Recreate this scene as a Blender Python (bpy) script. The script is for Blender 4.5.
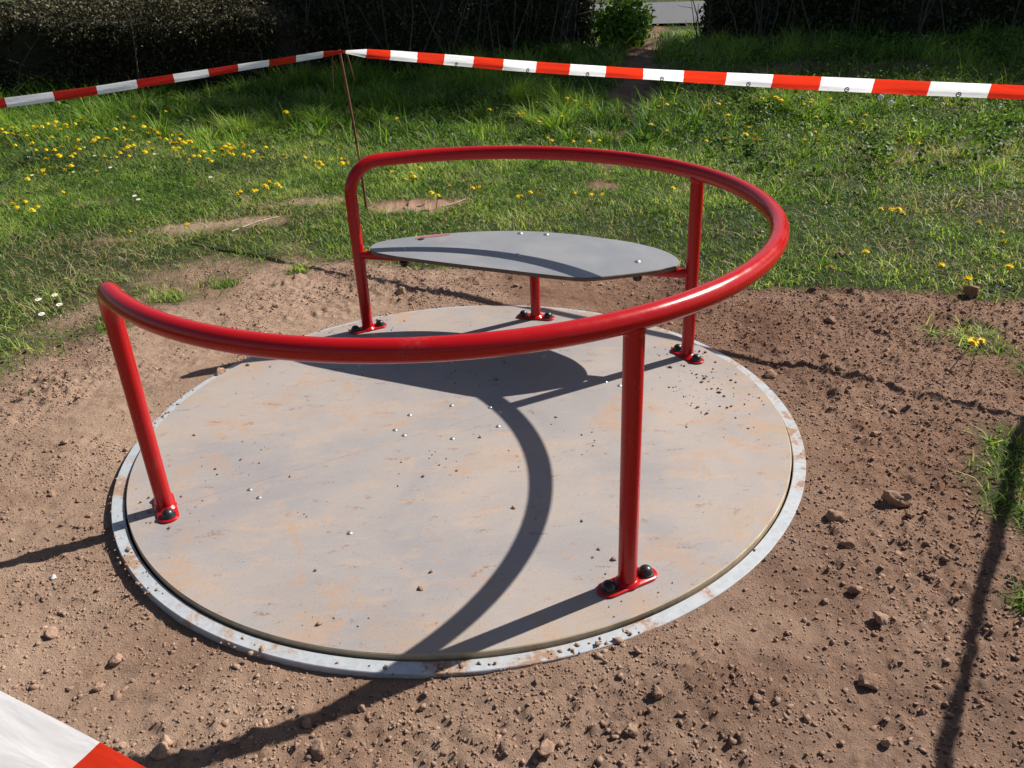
import bpy, bmesh, math
import numpy as np
from mathutils import Vector, Matrix

for o in list(bpy.data.objects):
    bpy.data.objects.remove(o, do_unlink=True)
scene = bpy.context.scene
COL = scene.collection
PI = math.pi
rng = np.random.default_rng(11)

# ------------------------------------------------------------------ camera
cam_d = bpy.data.cameras.new('camera')
cam = bpy.data.objects.new('camera', cam_d)
COL.objects.link(cam)
cam_d.sensor_fit = 'HORIZONTAL'
cam_d.sensor_width = 36.0
cam_d.lens = 829.58 / 1024 * 36.0
cam_d.clip_start = 0.05
cam_d.clip_end = 600
R = Vector((0.9950111840, -0.0909453645, -0.0410083448))
U = Vector((0.0775256284, 0.4461613108, 0.8915883925))
W = Vector((0.0627894943, 0.8903196198, -0.4509860907))
cam.matrix_world = Matrix(((R.x, U.x, -W.x, 0.0), (R.y, U.y, -W.y, -2.2246498), (R.z, U.z, -W.z, 1.2545791), (0, 0, 0, 1)))
scene.camera = cam

# ------------------------------------------------------------------ light
SUN_AZ = math.radians(22.34)      # from +X towards +Y
SUN_EL = math.radians(41.5)
world = bpy.data.worlds.new('World')
scene.world = world
world.use_nodes = True
wn = world.node_tree
wn.nodes.clear()
w_out = wn.nodes.new('ShaderNodeOutputWorld')
w_bg = wn.nodes.new('ShaderNodeBackground')
w_sky = wn.nodes.new('ShaderNodeTexSky')
w_sky.sky_type = 'NISHITA'
w_sky.sun_disc = False
w_sky.sun_elevation = SUN_EL
w_sky.sun_rotation = PI / 2 - SUN_AZ
w_bg.inputs['Strength'].default_value = 0.05
wn.links.new(w_sky.outputs[0], w_bg.inputs['Color'])
wn.links.new(w_bg.outputs[0], w_out.inputs['Surface'])
sun_d = bpy.data.lights.new('sun', 'SUN')
sun_d.energy = 5.0
sun_d.angle = math.radians(0.53)
sun_d.color = (1.0, 0.955, 0.89)
sun = bpy.data.objects.new('sun', sun_d)
COL.objects.link(sun)
sdir = Vector((math.cos(SUN_EL) * math.cos(SUN_AZ), math.cos(SUN_EL) * math.sin(SUN_AZ), math.sin(SUN_EL)))
sun.rotation_euler = (-sdir).to_track_quat('-Z', 'Y').to_euler()
sun.location = (8, 4, 9)
vs = scene.view_settings
vs.view_transform = 'Standard'
vs.look = 'None'
vs.exposure = 0.68
vs.gamma = 1.0

# ------------------------------------------------------------------ helpers
def link(o, parent=None):
    COL.objects.link(o)
    if parent is not None:
        o.parent = parent
    return o

def tag(o, label=None, cat=None, group=None, kind=None):
    for k, v in (('label', label), ('category', cat), ('group', group), ('kind', kind)):
        if v:
            o[k] = v
    return o

def thing(name, label, cat, loc=(0, 0, 0), group=None):
    o = bpy.data.objects.new(name, None)
    o.empty_display_size = 0.1
    link(o)
    o.location = loc
    return tag(o, label, cat, group)

def raw_mesh(name, V, loops, starts, mats, smooth=False, midx=None, attrs=None):
    V = np.ascontiguousarray(V, dtype=np.float32)
    me = bpy.data.meshes.new(name)
    me.vertices.add(len(V))
    me.vertices.foreach_set('co', V.ravel())
    me.loops.add(len(loops))
    me.loops.foreach_set('vertex_index', np.ascontiguousarray(loops, dtype=np.int32))
    me.polygons.add(len(starts))
    me.polygons.foreach_set('loop_start', np.ascontiguousarray(starts, dtype=np.int32))
    for m in mats:
        me.materials.append(m)
    if midx is not None:
        me.polygons.foreach_set('material_index', np.ascontiguousarray(midx, dtype=np.int32))
    if smooth:
        me.polygons.foreach_set('use_smooth', np.ones(len(starts), dtype=bool))
    for k, a in (attrs or {}).items():
        at = me.attributes.new(k, 'FLOAT', 'POINT')
        at.data.foreach_set('value', np.ascontiguousarray(a, dtype=np.float32))
    me.update(calc_edges=True)
    return me

class MB:
    """collects faces for one mesh"""
    def __init__(self):
        self.v = []; self.f = []; self.m = []; self.mi = 0
    def add(self, verts, faces):
        b = len(self.v)
        self.v += [tuple(x) for x in verts]
        self.f += [tuple(i + b for i in f) for f in faces]
        self.m += [self.mi] * len(faces)
    def sweep(self, pts, radii, n=20, cap=True):
        pts = [Vector(p) for p in pts]
        N = len(pts)
        if not hasattr(radii, '__len__'):
            radii = [radii] * N
        tang = []
        for i in range(N):
            a = pts[max(i - 1, 0)]; b = pts[min(i + 1, N - 1)]
            tang.append((b - a).normalized())
        t0 = tang[0]
        ref = Vector((0, 0, 1)) if abs(t0.z) < 0.9 else Vector((1, 0, 0))
        nn = t0.cross(ref).normalized()
        rings = []
        vs_ = []
        for i in range(N):
            if i:
                ax = tang[i - 1].cross(tang[i])
                if ax.length > 1e-9:
                    ang = tang[i - 1].angle(tang[i])
                    nn = Matrix.Rotation(ang, 3, ax.normalized()) @ nn
            bb = tang[i].cross(nn).normalized()
            for k in range(n):
                a = 2 * PI * k / n
                vs_.append(pts[i] + (nn * math.cos(a) + bb * math.sin(a)) * radii[i])
        fs = []
        for i in range(N - 1):
            for k in range(n):
                k2 = (k + 1) % n
                fs.append((i * n + k, i * n + k2, (i + 1) * n + k2, (i + 1) * n + k))
        if cap:
            fs.append(tuple(reversed(range(n))))
            fs.append(tuple((N - 1) * n + k for k in range(n)))
        self.add(vs_, fs)
    def lathe(self, prof, c=(0, 0, 0), n=24, close=True):
        """prof: list of (r, z)"""
        vs_ = []; fs = []
        for r, z in prof:
            for k in range(n):
                a = 2 * PI * k / n
                vs_.append((c[0] + r * math.cos(a), c[1] + r * math.sin(a), c[2] + z))
        for i in range(len(prof) - 1):
            for k in range(n):
                k2 = (k + 1) % n
                fs.append((i * n + k, i * n + k2, (i + 1) * n + k2, (i + 1) * n + k))
        if close:
            fs.append(tuple((len(prof) - 1) * n + k for k in range(n)))
            fs.append(tuple(reversed(range(n))))
        self.add(vs_, fs)
    def prism(self, poly, z0, z1, bev=0.0):
        """extruded polygon (ccw) with a small top and bottom bevel"""
        n = len(poly)
        P = [Vector((p[0], p[1])) for p in poly]
        ins = []
        for i in range(n):
            a = P[i - 1]; b = P[i]; c = P[(i + 1) % n]
            d1 = (b - a).normalized(); d2 = (c - b).normalized()
            nrm = Vector((-(d1.y + d2.y), d1.x + d2.x))
            if nrm.length > 1e-9:
                nrm.normalize()
            ins.append(b + nrm * bev)
        layers = [(ins, z0), (P, z0 + bev), (P, z1 - bev), (ins, z1)] if bev > 0 else [(P, z0), (P, z1)]
        vs_ = [(p.x, p.y, z) for L, z in layers for p in L]
        fs = []
        for k in range(len(layers) - 1):
            for i in range(n):
                j = (i + 1) % n
                fs.append((k * n + i, k * n + j, (k + 1) * n + j, (k + 1) * n + i))
        fs.append(tuple(reversed(range(n))))
        fs.append(tuple((len(layers) - 1) * n + i for i in range(n)))
        self.add(vs_, fs)
    def build(self, name, mats, parent=None, smooth=True, angle=35, loc=None):
        me = bpy.data.meshes.new(name)
        me.from_pydata(self.v, [], self.f)
        for m in (mats if isinstance(mats, (list, tuple)) else [mats]):
            me.materials.append(m)
        me.polygons.foreach_set('material_index', self.m)
        bm = bmesh.new(); bm.from_mesh(me)
        bmesh.ops.recalc_face_normals(bm, faces=bm.faces)
        if smooth:
            lim = math.radians(angle)
            for f in bm.faces:
                f.smooth = True
            for e in bm.edges:
                if len(e.link_faces) == 2 and e.calc_face_angle(0) > lim:
                    e.smooth = False
        bm.to_mesh(me); bm.free()
        o = bpy.data.objects.new(name, me)
        link(o, parent)
        if loc:
            o.location = loc
        return o

def hash2(ix, iy, seed):
    h = (ix.astype(np.int64) * 374761393 + iy.astype(np.int64) * 668265263 + seed * 2147483647 + 12345) & 0xffffffff
    h = ((h ^ (h >> 13)) * 1274126177) & 0xffffffff
    h = h ^ (h >> 16)
    return (h & 0xffffff) / float(0xffffff)

def vnoise(x, y, seed=0):
    ix = np.floor(x); iy = np.floor(y)
    fx = x - ix; fy = y - iy
    u = fx * fx * fx * (fx * (fx * 6 - 15) + 10); v = fy * fy * fy * (fy * (fy * 6 - 15) + 10)
    a = hash2(ix, iy, seed); b = hash2(ix + 1, iy, seed); c = hash2(ix, iy + 1, seed); d = hash2(ix + 1, iy + 1, seed)
    return (a * (1 - u) + b * u) * (1 - v) + (c * (1 - u) + d * u) * v

def fbm(x, y, freq, octs, seed=0, gain=0.5):
    s = 0; a = 1.0; t = 0
    for o in range(octs):
        ca, sa = math.cos(0.7 * o + 0.3), math.sin(0.7 * o + 0.3)
        s = s + a * vnoise((x * ca - y * sa) * freq + 7.3 * o, (x * sa + y * ca) * freq - 3.1 * o, seed + o)
        t += a; a *= gain; freq *= 2.03
    return s / t

def poly_sd(x, y, poly):
    """signed distance, positive inside"""
    x = np.asarray(x, float); y = np.asarray(y, float)
    d = np.full(x.shape, 1e9); inside = np.zeros(x.shape, bool)
    n = len(poly)
    for i in range(n):
        ax, ay = poly[i]; bx, by = poly[(i + 1) % n]
        ex, ey = bx - ax, by - ay
        t = np.clip(((x - ax) * ex + (y - ay) * ey) / (ex * ex + ey * ey), 0, 1)
        d = np.minimum(d, np.hypot(x - ax - t * ex, y - ay - t * ey))
        cr = ((ay > y) != (by > y))
        with np.errstate(divide='ignore', invalid='ignore'):
            xi = (bx - ax) * (y - ay) / (by - ay + 1e-12) + ax
        inside ^= cr & (x < xi)
    return np.where(inside, d, -d)

def sstep(a, b, x):
    t = np.clip((x - a) / (b - a), 0, 1)
    return t * t * (3 - 2 * t)

# ------------------------------------------------------------------ materials
def mat(name):
    m = bpy.data.materials.new(name)
    m.use_nodes = True
    nt = m.node_tree
    p = nt.nodes['Principled BSDF']
    return m, nt, p

def N(nt, typ, **kw):
    n = nt.nodes.new(typ)
    for k, v in kw.items():
        setattr(n, k, v)
    return n

def noise(nt, vec, scale, detail=5, rough=0.55, dist=0.0):
    n = N(nt, 'ShaderNodeTexNoise')
    n.inputs['Scale'].default_value = scale
    n.inputs['Detail'].default_value = detail
    n.inputs['Roughness'].default_value = rough
    n.inputs['Distortion'].default_value = dist
    if vec is not None:
        nt.links.new(vec, n.inputs['Vector'])
    return n.outputs['Fac']

def ramp(nt, fac, stops):
    r = N(nt, 'ShaderNodeValToRGB')
    el = r.color_ramp.elements
    el[0].position, el[0].color = stops[0][0], (*stops[0][1], 1)
    el[1].position, el[1].color = stops[-1][0], (*stops[-1][1], 1)
    for pos, c in stops[1:-1]:
        e = el.new(pos); e.color = (*c, 1)
    nt.links.new(fac, r.inputs['Fac'])
    return r.outputs['Color']

def mixc(nt, fac, a, b, mode='MIX'):
    m = N(nt, 'ShaderNodeMix', data_type='RGBA', blend_type=mode)
    for sock, val in ((m.inputs[0], fac), (m.inputs[6], a), (m.inputs[7], b)):
        if hasattr(val, 'is_linked') or hasattr(val, 'links'):
            nt.links.new(val, sock)
        elif isinstance(val, tuple):
            sock.default_value = (*val, 1)
        else:
            sock.default_value = val
    return m.outputs[2]

def mapr(nt, v, a, b, c=0.0, d=1.0):
    m = N(nt, 'ShaderNodeMapRange')
    m.interpolation_type = 'SMOOTHSTEP'
    nt.links.new(v, m.inputs[0])
    for i, x in enumerate((a, b, c, d)):
        m.inputs[i + 1].default_value = x
    return m.outputs[0]

def bump(nt, p, h, strength, dist):
    b = N(nt, 'ShaderNodeBump')
    b.inputs['Strength'].default_value = strength
    b.inputs['Distance'].default_value = dist
    nt.links.new(h, b.inputs['Height'])
    nt.links.new(b.outputs['Normal'], p.inputs['Normal'])
    return b

def objco(nt):
    return N(nt, 'ShaderNodeTexCoord').outputs['Object']

def m_red():
    m, nt, p = mat('red_paint')
    co = objco(nt)
    dust = mapr(nt, noise(nt, co, 9, 6, 0.65), 0.56, 0.78)
    fine = mapr(nt, noise(nt, co, 140, 3, 0.6), 0.35, 0.7)
    dm = N(nt, 'ShaderNodeMath', operation='MULTIPLY'); nt.links.new(dust, dm.inputs[0]); nt.links.new(fine, dm.inputs[1])
    dm2 = N(nt, 'ShaderNodeMath', operation='MULTIPLY'); nt.links.new(dm.outputs[0], dm2.inputs[0]); dm2.inputs[1].default_value = 0.26
    c = mixc(nt, dm2.outputs[0], (0.385, 0.005, 0.006), (0.42, 0.20, 0.15))
    nt.links.new(c, p.inputs['Base Color'])
    rr = mapr(nt, noise(nt, co, 14, 6, 0.7), 0.35, 0.7, 0.19, 0.30)
    nt.links.new(rr, p.inputs['Roughness'])
    p.inputs['Specular IOR Level'].default_value = 0.36
    bump(nt, p, noise(nt, co, 260, 2, 0.5), 0.05, 0.002)
    return m

def mul(nt, a, b):
    m = N(nt, 'ShaderNodeMath', operation='MULTIPLY')
    nt.links.new(a, m.inputs[0])
    if isinstance(b, float):
        m.inputs[1].default_value = b
    else:
        nt.links.new(b, m.inputs[1])
    return m.outputs[0]

def m_platform():
    m, nt, p = mat('dusty_platform_laminate')
    co = objco(nt)
    big = noise(nt, co, 2.3, 6, 0.62, 0.5)
    base = ramp(nt, big, [(0.30, (0.245, 0.232, 0.235)), (0.50, (0.296, 0.266, 0.249)), (0.70, (0.340, 0.285, 0.245))])
    # pale wiped dust
    mp = N(nt, 'ShaderNodeMapping'); mp.inputs['Rotation'].default_value = (0, 0, 0.9); mp.inputs['Scale'].default_value = (1.0, 2.3, 1)
    nt.links.new(co, mp.inputs['Vector'])
    sm = mapr(nt, noise(nt, mp.outputs[0], 6.0, 7, 0.70, 0.8), 0.49, 0.68)
    grain = mapr(nt, noise(nt, co, 70, 4, 0.7), 0.30, 0.70, 0.45, 1.0)
    c1 = mixc(nt, mul(nt, mul(nt, sm, grain), 0.88), base, (0.385, 0.284, 0.214))
    # a few large granular mud stains
    st_ = mapr(nt, noise(nt, co, 3.4, 5, 0.62, 0.9), 0.545, 0.66)
    c1 = mixc(nt, mul(nt, mul(nt, st_, mapr(nt, noise(nt, co, 38, 5, 0.75), 0.36, 0.62, 0.15, 1.0)), 0.78), c1, (0.365, 0.235, 0.155))
    # orange-tan scuffs
    sc = mapr(nt, noise(nt, mp.outputs[0], 13.0, 6, 0.66, 1.2), 0.585, 0.70)
    c1 = mixc(nt, mul(nt, mul(nt, sc, grain), 0.70), c1, (0.350, 0.210, 0.125))
    # crusty brown soil smears
    sp = mapr(nt, noise(nt, mp.outputs[0], 15.0, 5, 0.64, 0.5), 0.59, 0.68)
    gr = mapr(nt, noise(nt, co, 150, 3, 0.7), 0.42, 0.60)
    c2 = mixc(nt, mul(nt, mul(nt, sp, gr), 0.9), c1, (0.200, 0.110, 0.066))
    # dirtier towards the rim
    ln = N(nt, 'ShaderNodeVectorMath', operation='LENGTH'); nt.links.new(co, ln.inputs[0])
    rim = mapr(nt, ln.outputs['Value'], 0.72, 0.965)
    rn = mapr(nt, noise(nt, co, 6, 5, 0.65), 0.40, 0.66)
    c3 = mixc(nt, mul(nt, mul(nt, rim, rn), 0.62), c2, (0.345, 0.245, 0.165))
    # long thin scratches and swept streaks
    ms = N(nt, 'ShaderNodeMapping'); ms.inputs['Rotation'].default_value = (0, 0, -0.5); ms.inputs['Scale'].default_value = (2.2, 40, 1)
    nt.links.new(co, ms.inputs['Vector'])
    stv = mapr(nt, noise(nt, ms.outputs[0], 2.0, 4, 0.6, 0.4), 0.60, 0.72)
    c3 = mixc(nt, mul(nt, mul(nt, stv, grain), 0.35), c3, (0.40, 0.33, 0.27))
    spk = mapr(nt, noise(nt, co, 260, 2, 0.5), 0.61, 0.72, 0.0, 0.6)
    c4 = mixc(nt, spk, c3, (0.14, 0.095, 0.066))
    nt.links.new(c4, p.inputs['Base Color'])
    nt.links.new(mapr(nt, big, 0.3, 0.7, 0.45, 0.66), p.inputs['Roughness'])
    p.inputs['Specular IOR Level'].default_value = 0.4
    bump(nt, p, noise(nt, co, 420, 2, 0.5), 0.08, 0.001)
    return m

def m_plain(name, col, rough=0.5, metal=0.0, spec=0.5, var=0.0, vscale=20):
    m, nt, p = mat(name)
    p.inputs['Roughness'].default_value = rough
    p.inputs['Metallic'].default_value = metal
    p.inputs['Specular IOR Level'].default_value = spec
    if var:
        f = noise(nt, objco(nt), vscale, 5, 0.6)
        lo = tuple(max(0, c * (1 - var)) for c in col); hi = tuple(c * (1 + var) for c in col)
        nt.links.new(ramp(nt, f, [(0.3, lo), (0.7, hi)]), p.inputs['Base Color'])
    else:
        p.inputs['Base Color'].default_value = (*col, 1)
    return m

def m_zinc():
    m, nt, p = mat('galvanised_steel')
    co = objco(nt)
    v = N(nt, 'ShaderNodeTexVoronoi'); v.inputs['Scale'].default_value = 90; nt.links.new(co, v.inputs['Vector'])
    bw = N(nt, 'ShaderNodeRGBToBW'); nt.links.new(v.outputs['Color'], bw.inputs[0])
    base = ramp(nt, bw.outputs[0], [(0.1, (0.39, 0.41, 0.425)), (0.9, (0.46, 0.48, 0.49))])
    d = mapr(nt, noise(nt, co, 6.0, 6, 0.70, 0.4), 0.505, 0.60)
    d2 = mapr(nt, noise(nt, co, 60, 4, 0.65), 0.28, 0.52)
    dm = N(nt, 'ShaderNodeMath', operation='MULTIPLY'); nt.links.new(d, dm.inputs[0]); nt.links.new(d2, dm.inputs[1])
    c = mixc(nt, dm.outputs[0], base, (0.27, 0.165, 0.105))
    nt.links.new(c, p.inputs['Base Color'])
    inv = mapr(nt, dm.outputs[0], 0, 1, 0.22, 0.0)
    nt.links.new(inv, p.inputs['Metallic'])
    nt.links.new(mapr(nt, dm.outputs[0], 0, 1, 0.42, 0.9), p.inputs['Roughness'])
    return m

def m_seat():
    m, nt, p = mat('grey_seat_laminate')
    co = objco(nt)
    f = noise(nt, co, 5, 5, 0.6, 0.5)
    c = ramp(nt, f, [(0.3, (0.185, 0.192, 0.205)), (0.7, (0.245, 0.245, 0.245))])
    s = mapr(nt, noise(nt, co, 16, 5, 0.7), 0.6, 0.76, 0, 0.35)
    nt.links.new(mixc(nt, s, c, (0.40, 0.34, 0.29)), p.inputs['Base Color'])
    nt.links.new(mapr(nt, f, 0.3, 0.7, 0.30, 0.42), p.inputs['Roughness'])
    bump(nt, p, noise(nt, co, 500, 2, 0.5), 0.05, 0.001)
    return m

SOIL_STOPS = [(0.34, (0.160, 0.096, 0.067)), (0.50, (0.300, 0.194, 0.138)), (0.66, (0.425, 0.296, 0.214))]
def soil_color(nt, co):
    a = noise(nt, co, 2.6, 8, 0.68, 0.5)
    b = noise(nt, co, 45, 6, 0.75)
    mm = N(nt, 'ShaderNodeMix', data_type='FLOAT'); mm.inputs[0].default_value = 0.36
    nt.links.new(a, mm.inputs[2]); nt.links.new(b, mm.inputs[3])
    return ramp(nt, mm.outputs[0], SOIL_STOPS)

def m_ground():
    m, nt, p = mat('soil_and_turf_ground')
    co = objco(nt)
    soil = soil_color(nt, co)
    pale = N(nt, 'ShaderNodeAttribute', attribute_name='pale')
    soil = mixc(nt, pale.outputs['Fac'], soil, (0.50, 0.345, 0.240))
    damp = N(nt, 'ShaderNodeAttribute', attribute_name='damp')
    soil = mixc(nt, damp.outputs['Fac'], soil, mixc(nt, 1.0, soil, (0.70, 0.61, 0.57), 'MULTIPLY'))
    at = N(nt, 'ShaderNodeAttribute', attribute_name='soil')
    turf = ramp(nt, noise(nt, co, 14, 5, 0.65), [(0.3, (0.018, 0.028, 0.008)), (0.7, (0.060, 0.062, 0.026))])
    turf = mixc(nt, mapr(nt, noise(nt, co, 0.9, 6, 0.7), 0.38, 0.62, 0, 0.6), turf, (0.050, 0.085, 0.020))
    c = mixc(nt, at.outputs['Fac'], turf, soil)
    nt.links.new(c, p.inputs['Base Color'])
    p.inputs['Roughness'].default_value = 0.95
    p.inputs['Specular IOR Level'].default_value = 0.12
    h1 = noise(nt, co, 95, 6, 0.78)
    h2 = noise(nt, co, 260, 4, 0.75)
    ad = N(nt, 'ShaderNodeMath', operation='MULTIPLY_ADD'); nt.links.new(h2, ad.inputs[0]); ad.inputs[1].default_value = 0.45; nt.links.new(h1, ad.inputs[2])
    bump(nt, p, ad.outputs[0], 0.9, 0.015)
    return m

def m_clod(name='dry_soil_clod'):
    m, nt, p = mat(name)
    co = objco(nt)
    gp = N(nt, 'ShaderNodeNewGeometry').outputs['Position']
    sx = N(nt, 'ShaderNodeSeparateXYZ'); nt.links.new(gp, sx.inputs[0])
    sc_ = soil_color(nt, gp)
    sc_ = mixc(nt, mapr(nt, sx.outputs['X'], 0.1, 1.2, 0.0, 0.75), sc_, mixc(nt, 1.0, sc_, (0.80, 0.73, 0.70), 'MULTIPLY'))
    nt.links.new(sc_, p.inputs['Base Color'])
    p.inputs['Roughness'].default_value = 0.95
    p.inputs['Specular IOR Level'].default_value = 0.12
    bump(nt, p, noise(nt, gp, 130, 5, 0.7), 0.7, 0.006)
    return m

def m_leaf(name, stops, attr='tint', trans=0.35, rough=0.55, spec=0.3, tr_gain=1.5):
    m = bpy.data.materials.new(name); m.use_nodes = True
    nt = m.node_tree; nt.nodes.clear()
    out = N(nt, 'ShaderNodeOutputMaterial')
    at = N(nt, 'ShaderNodeAttribute', attribute_name=attr)
    c = ramp(nt, at.outputs['Fac'], stops)
    p = N(nt, 'ShaderNodeBsdfPrincipled')
    nt.links.new(c, p.inputs['Base Color'])
    p.inputs['Roughness'].default_value = rough
    p.inputs['Specular IOR Level'].default_value = spec
    t = N(nt, 'ShaderNodeBsdfTranslucent')
    g = mixc(nt, 1.0, c, (tr_gain, tr_gain, tr_gain * 0.55), 'MULTIPLY')
    nt.links.new(g, t.inputs['Color'])
    mx = N(nt, 'ShaderNodeMixShader'); mx.inputs[0].default_value = trans
    nt.links.new(p.outputs[0], mx.inputs[1]); nt.links.new(t.outputs[0], mx.inputs[2])
    nt.links.new(mx.outputs[0], out.inputs['Surface'])
    return m

def m_tape(name, col, trans):
    m = bpy.data.materials.new(name); m.use_nodes = True
    nt = m.node_tree; nt.nodes.clear()
    out = N(nt, 'ShaderNodeOutputMaterial')
    p = N(nt, 'ShaderNodeBsdfPrincipled')
    p.inputs['Base Color'].default_value = (*col, 1)
    p.inputs['Roughness'].default_value = 0.38
    p.inputs['Specular IOR Level'].default_value = 0.45
    t = N(nt, 'ShaderNodeBsdfTranslucent'); t.inputs['Color'].default_value = (*trans, 1)
    mpt = N(nt, 'ShaderNodeMapping'); mpt.inputs['Rotation'].default_value = (0.2, 0.15, 0.7); mpt.inputs['Scale'].default_value = (3, 14, 26)
    nt.links.new(objco(nt), mpt.inputs['Vector'])
    bb = bump(nt, p, noise(nt, mpt.outputs[0], 1.3, 3, 0.5, 0.6), 0.20, 0.012)
    nt.links.new(bb.outputs['Normal'], t.inputs['Normal'])
    mx = N(nt, 'ShaderNodeMixShader'); mx.inputs[0].default_value = 0.60
    nt.links.new(p.outputs[0], mx.inputs[1]); nt.links.new(t.outputs[0], mx.inputs[2])
    nt.links.new(mx.outputs[0], out.inputs['Surface'])
    return m

M = dict(
    red=m_red(), platform=m_platform(), zinc=m_zinc(), seat=m_seat(), ground=m_ground(), clod=m_clod(),
    edge=m_plain('dark_laminate_edge', (0.12, 0.075, 0.05), 0.6, var=0.3),
    plat_edge=m_plain('tan_laminate_edge', (0.40, 0.31, 0.20), 0.6, var=0.25),
    black=m_plain('black_plastic_cap', (0.012, 0.012, 0.013), 0.38, var=0.4, vscale=60),
    steel=m_plain('screw_steel', (0.42, 0.42, 0.42), 0.42, 0.85),
    pit=m_plain('dark_pit', (0.02, 0.018, 0.016), 0.9),
    sticker=m_plain('worn_red_sticker', (0.30, 0.105, 0.095), 0.5, var=0.5, vscale=90),
    rust=m_plain('rusty_rod', (0.150, 0.052, 0.026), 0.75, var=0.5, vscale=25),
    rustlight=m_plain('ochre_rod_paint', (0.34, 0.22, 0.05), 0.7, var=0.3, vscale=50),
    white=m_tape('tape_white', (0.86, 0.86, 0.87), (0.97, 0.97, 1.0)),
    tred=m_tape('tape_red', (0.40, 0.010, 0.012), (0.80, 0.040, 0.012)),
    mark=m_plain('tape_print', (0.085, 0.09, 0.095), 0.5),
    asphalt=m_plain('road_asphalt', (0.085, 0.085, 0.09), 0.85, var=0.15, vscale=8),
    bark=m_plain('bark', (0.085, 0.062, 0.045), 0.9, var=0.4, vscale=15),
    core=m_plain('light_block_dark', (0.030, 0.023, 0.016), 0.95, var=0.6, vscale=30),  # for the solid hedge core added to block sunlight
    twig=m_plain('dry_twig', (0.085, 0.066, 0.047), 0.85, var=0.4, vscale=12),
    paletwig=m_plain('bleached_twig', (0.42, 0.34, 0.25), 0.8, var=0.3, vscale=40),
    petal=m_plain('dandelion_yellow', (0.82, 0.60, 0.008), 0.6, spec=0.2),
    stem=m_plain('dandelion_stem', (0.16, 0.19, 0.05), 0.6),
    puff=m_plain('seed_head_white', (0.72, 0.72, 0.68), 0.9),
    daisy=m_plain('daisy_white', (0.80, 0.80, 0.78), 0.7),
    slab=m_plain('pale_stone', (0.42, 0.43, 0.43), 0.7, var=0.2),
    grass=m_leaf('grass_blades', [(0.0, (0.050, 0.112, 0.016)), (0.42, (0.150, 0.262, 0.036)), (0.78, (0.370, 0.460, 0.110)), (0.86, (0.28, 0.235, 0.115)), (1.0, (0.42, 0.34, 0.205))], trans=0.45),
    tallgrass=m_leaf('tall_grass_blades', [(0.0, (0.024, 0.064, 0.009)), (0.45, (0.092, 0.195, 0.018)), (0.85, (0.260, 0.390, 0.050)), (0.92, (0.26, 0.215, 0.10)), (1.0, (0.40, 0.32, 0.19))], trans=0.42),
    weed=m_leaf('broad_weed_leaves', [(0.0, (0.034, 0.078, 0.012)), (0.6, (0.090, 0.165, 0.024)), (1.0, (0.20, 0.28, 0.05))], trans=0.35),
    straw=m_leaf('dead_straw', [(0.0, (0.16, 0.11, 0.06)), (1.0, (0.46, 0.37, 0.24))], trans=0.25),
    hedge_olive=m_leaf('olive_hedge_leaves', [(0.0, (0.024, 0.022, 0.010)), (0.6, (0.058, 0.050, 0.022)), (1.0, (0.115, 0.097, 0.045))], trans=0.08),
    hedge_dark=m_leaf('dark_hedge_leaves', [(0.0, (0.022, 0.028, 0.011)), (0.7, (0.046, 0.056, 0.020)), (1.0, (0.10, 0.105, 0.036))], trans=0.08),
    shrub=m_leaf('shrub_leaves', [(0.0, (0.050, 0.110, 0.014)), (1.0, (0.20, 0.33, 0.045))], trans=0.35),
    tree=m_leaf('tree_leaves', [(0.0, (0.030, 0.062, 0.014)), (1.0, (0.085, 0.14, 0.03))], trans=0.3),
)

# ------------------------------------------------------------------ the ground
SOIL_POLY = [(-2.6, -4.5), (-2.2, -0.1), (-1.74, 0.66), (-1.66, 0.98), (-1.54, 1.24), (-1.33, 1.47), (-1.08, 1.62), (-.80, 1.73), (-.53, 1.68),
             (0, 1.50), (.45, 1.35), (1.03, 1.12), (1.26, 1.01), (1.62, .87), (1.99, .72), (2.4, .52), (2.55, .1), (2.2, -.6), (1.75, -1.4), (1.8, -4.5)]
PATH = [(0.95, 2.75), (1.12, 3.4), (1.45, 4.6), (1.75, 5.6), (2.2, 7.2), (2.75, 9.3), (3.25, 11.2), (3.9, 13.6), (4.6, 16.2)]
PATCH = [(-0.17, 2.67, 0.31, 0.15, 1.0, 1.0), (-1.30, 2.53, 0.42, 0.13, 0.80, .7), (-0.80, 2.93, 0.32, 0.13, 0.7, .6), (-1.79, 2.38, 0.2, 0.07, 0.5, .3), (-2.18, 3.21, 0.16, 0.09, 0.5, .2),
         (1.0, 2.9, 0.10, 0.13, 0.9, 0.3), (1.42, 4.6, 0.12, 0.2, 0.8, 0.1), (1.27, 4.5, 0.1, 0.1, 0.7, 0), (3.35, 3.3, 0.25, .12, .6, 0.2), (2.95, 3.05, .2, .1, .6, .2)]
TUFTS = [(1.82, 0.31, 0.13), (1.86, 0.02, 0.10), (1.42, -0.50, 0.13), (1.55, -0.42, 0.14), (1.33, -0.70, 0.08), (1.62, -0.62, 0.12), (1.18, -0.97, 0.06), (1.5, -0.9, 0.08), (-0.72, 1.62, 0.07), (-1.25, 1.35, 0.06), (-1.05, 1.5, 0.06), (-1.42, 1.1, 0.07)]

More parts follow.
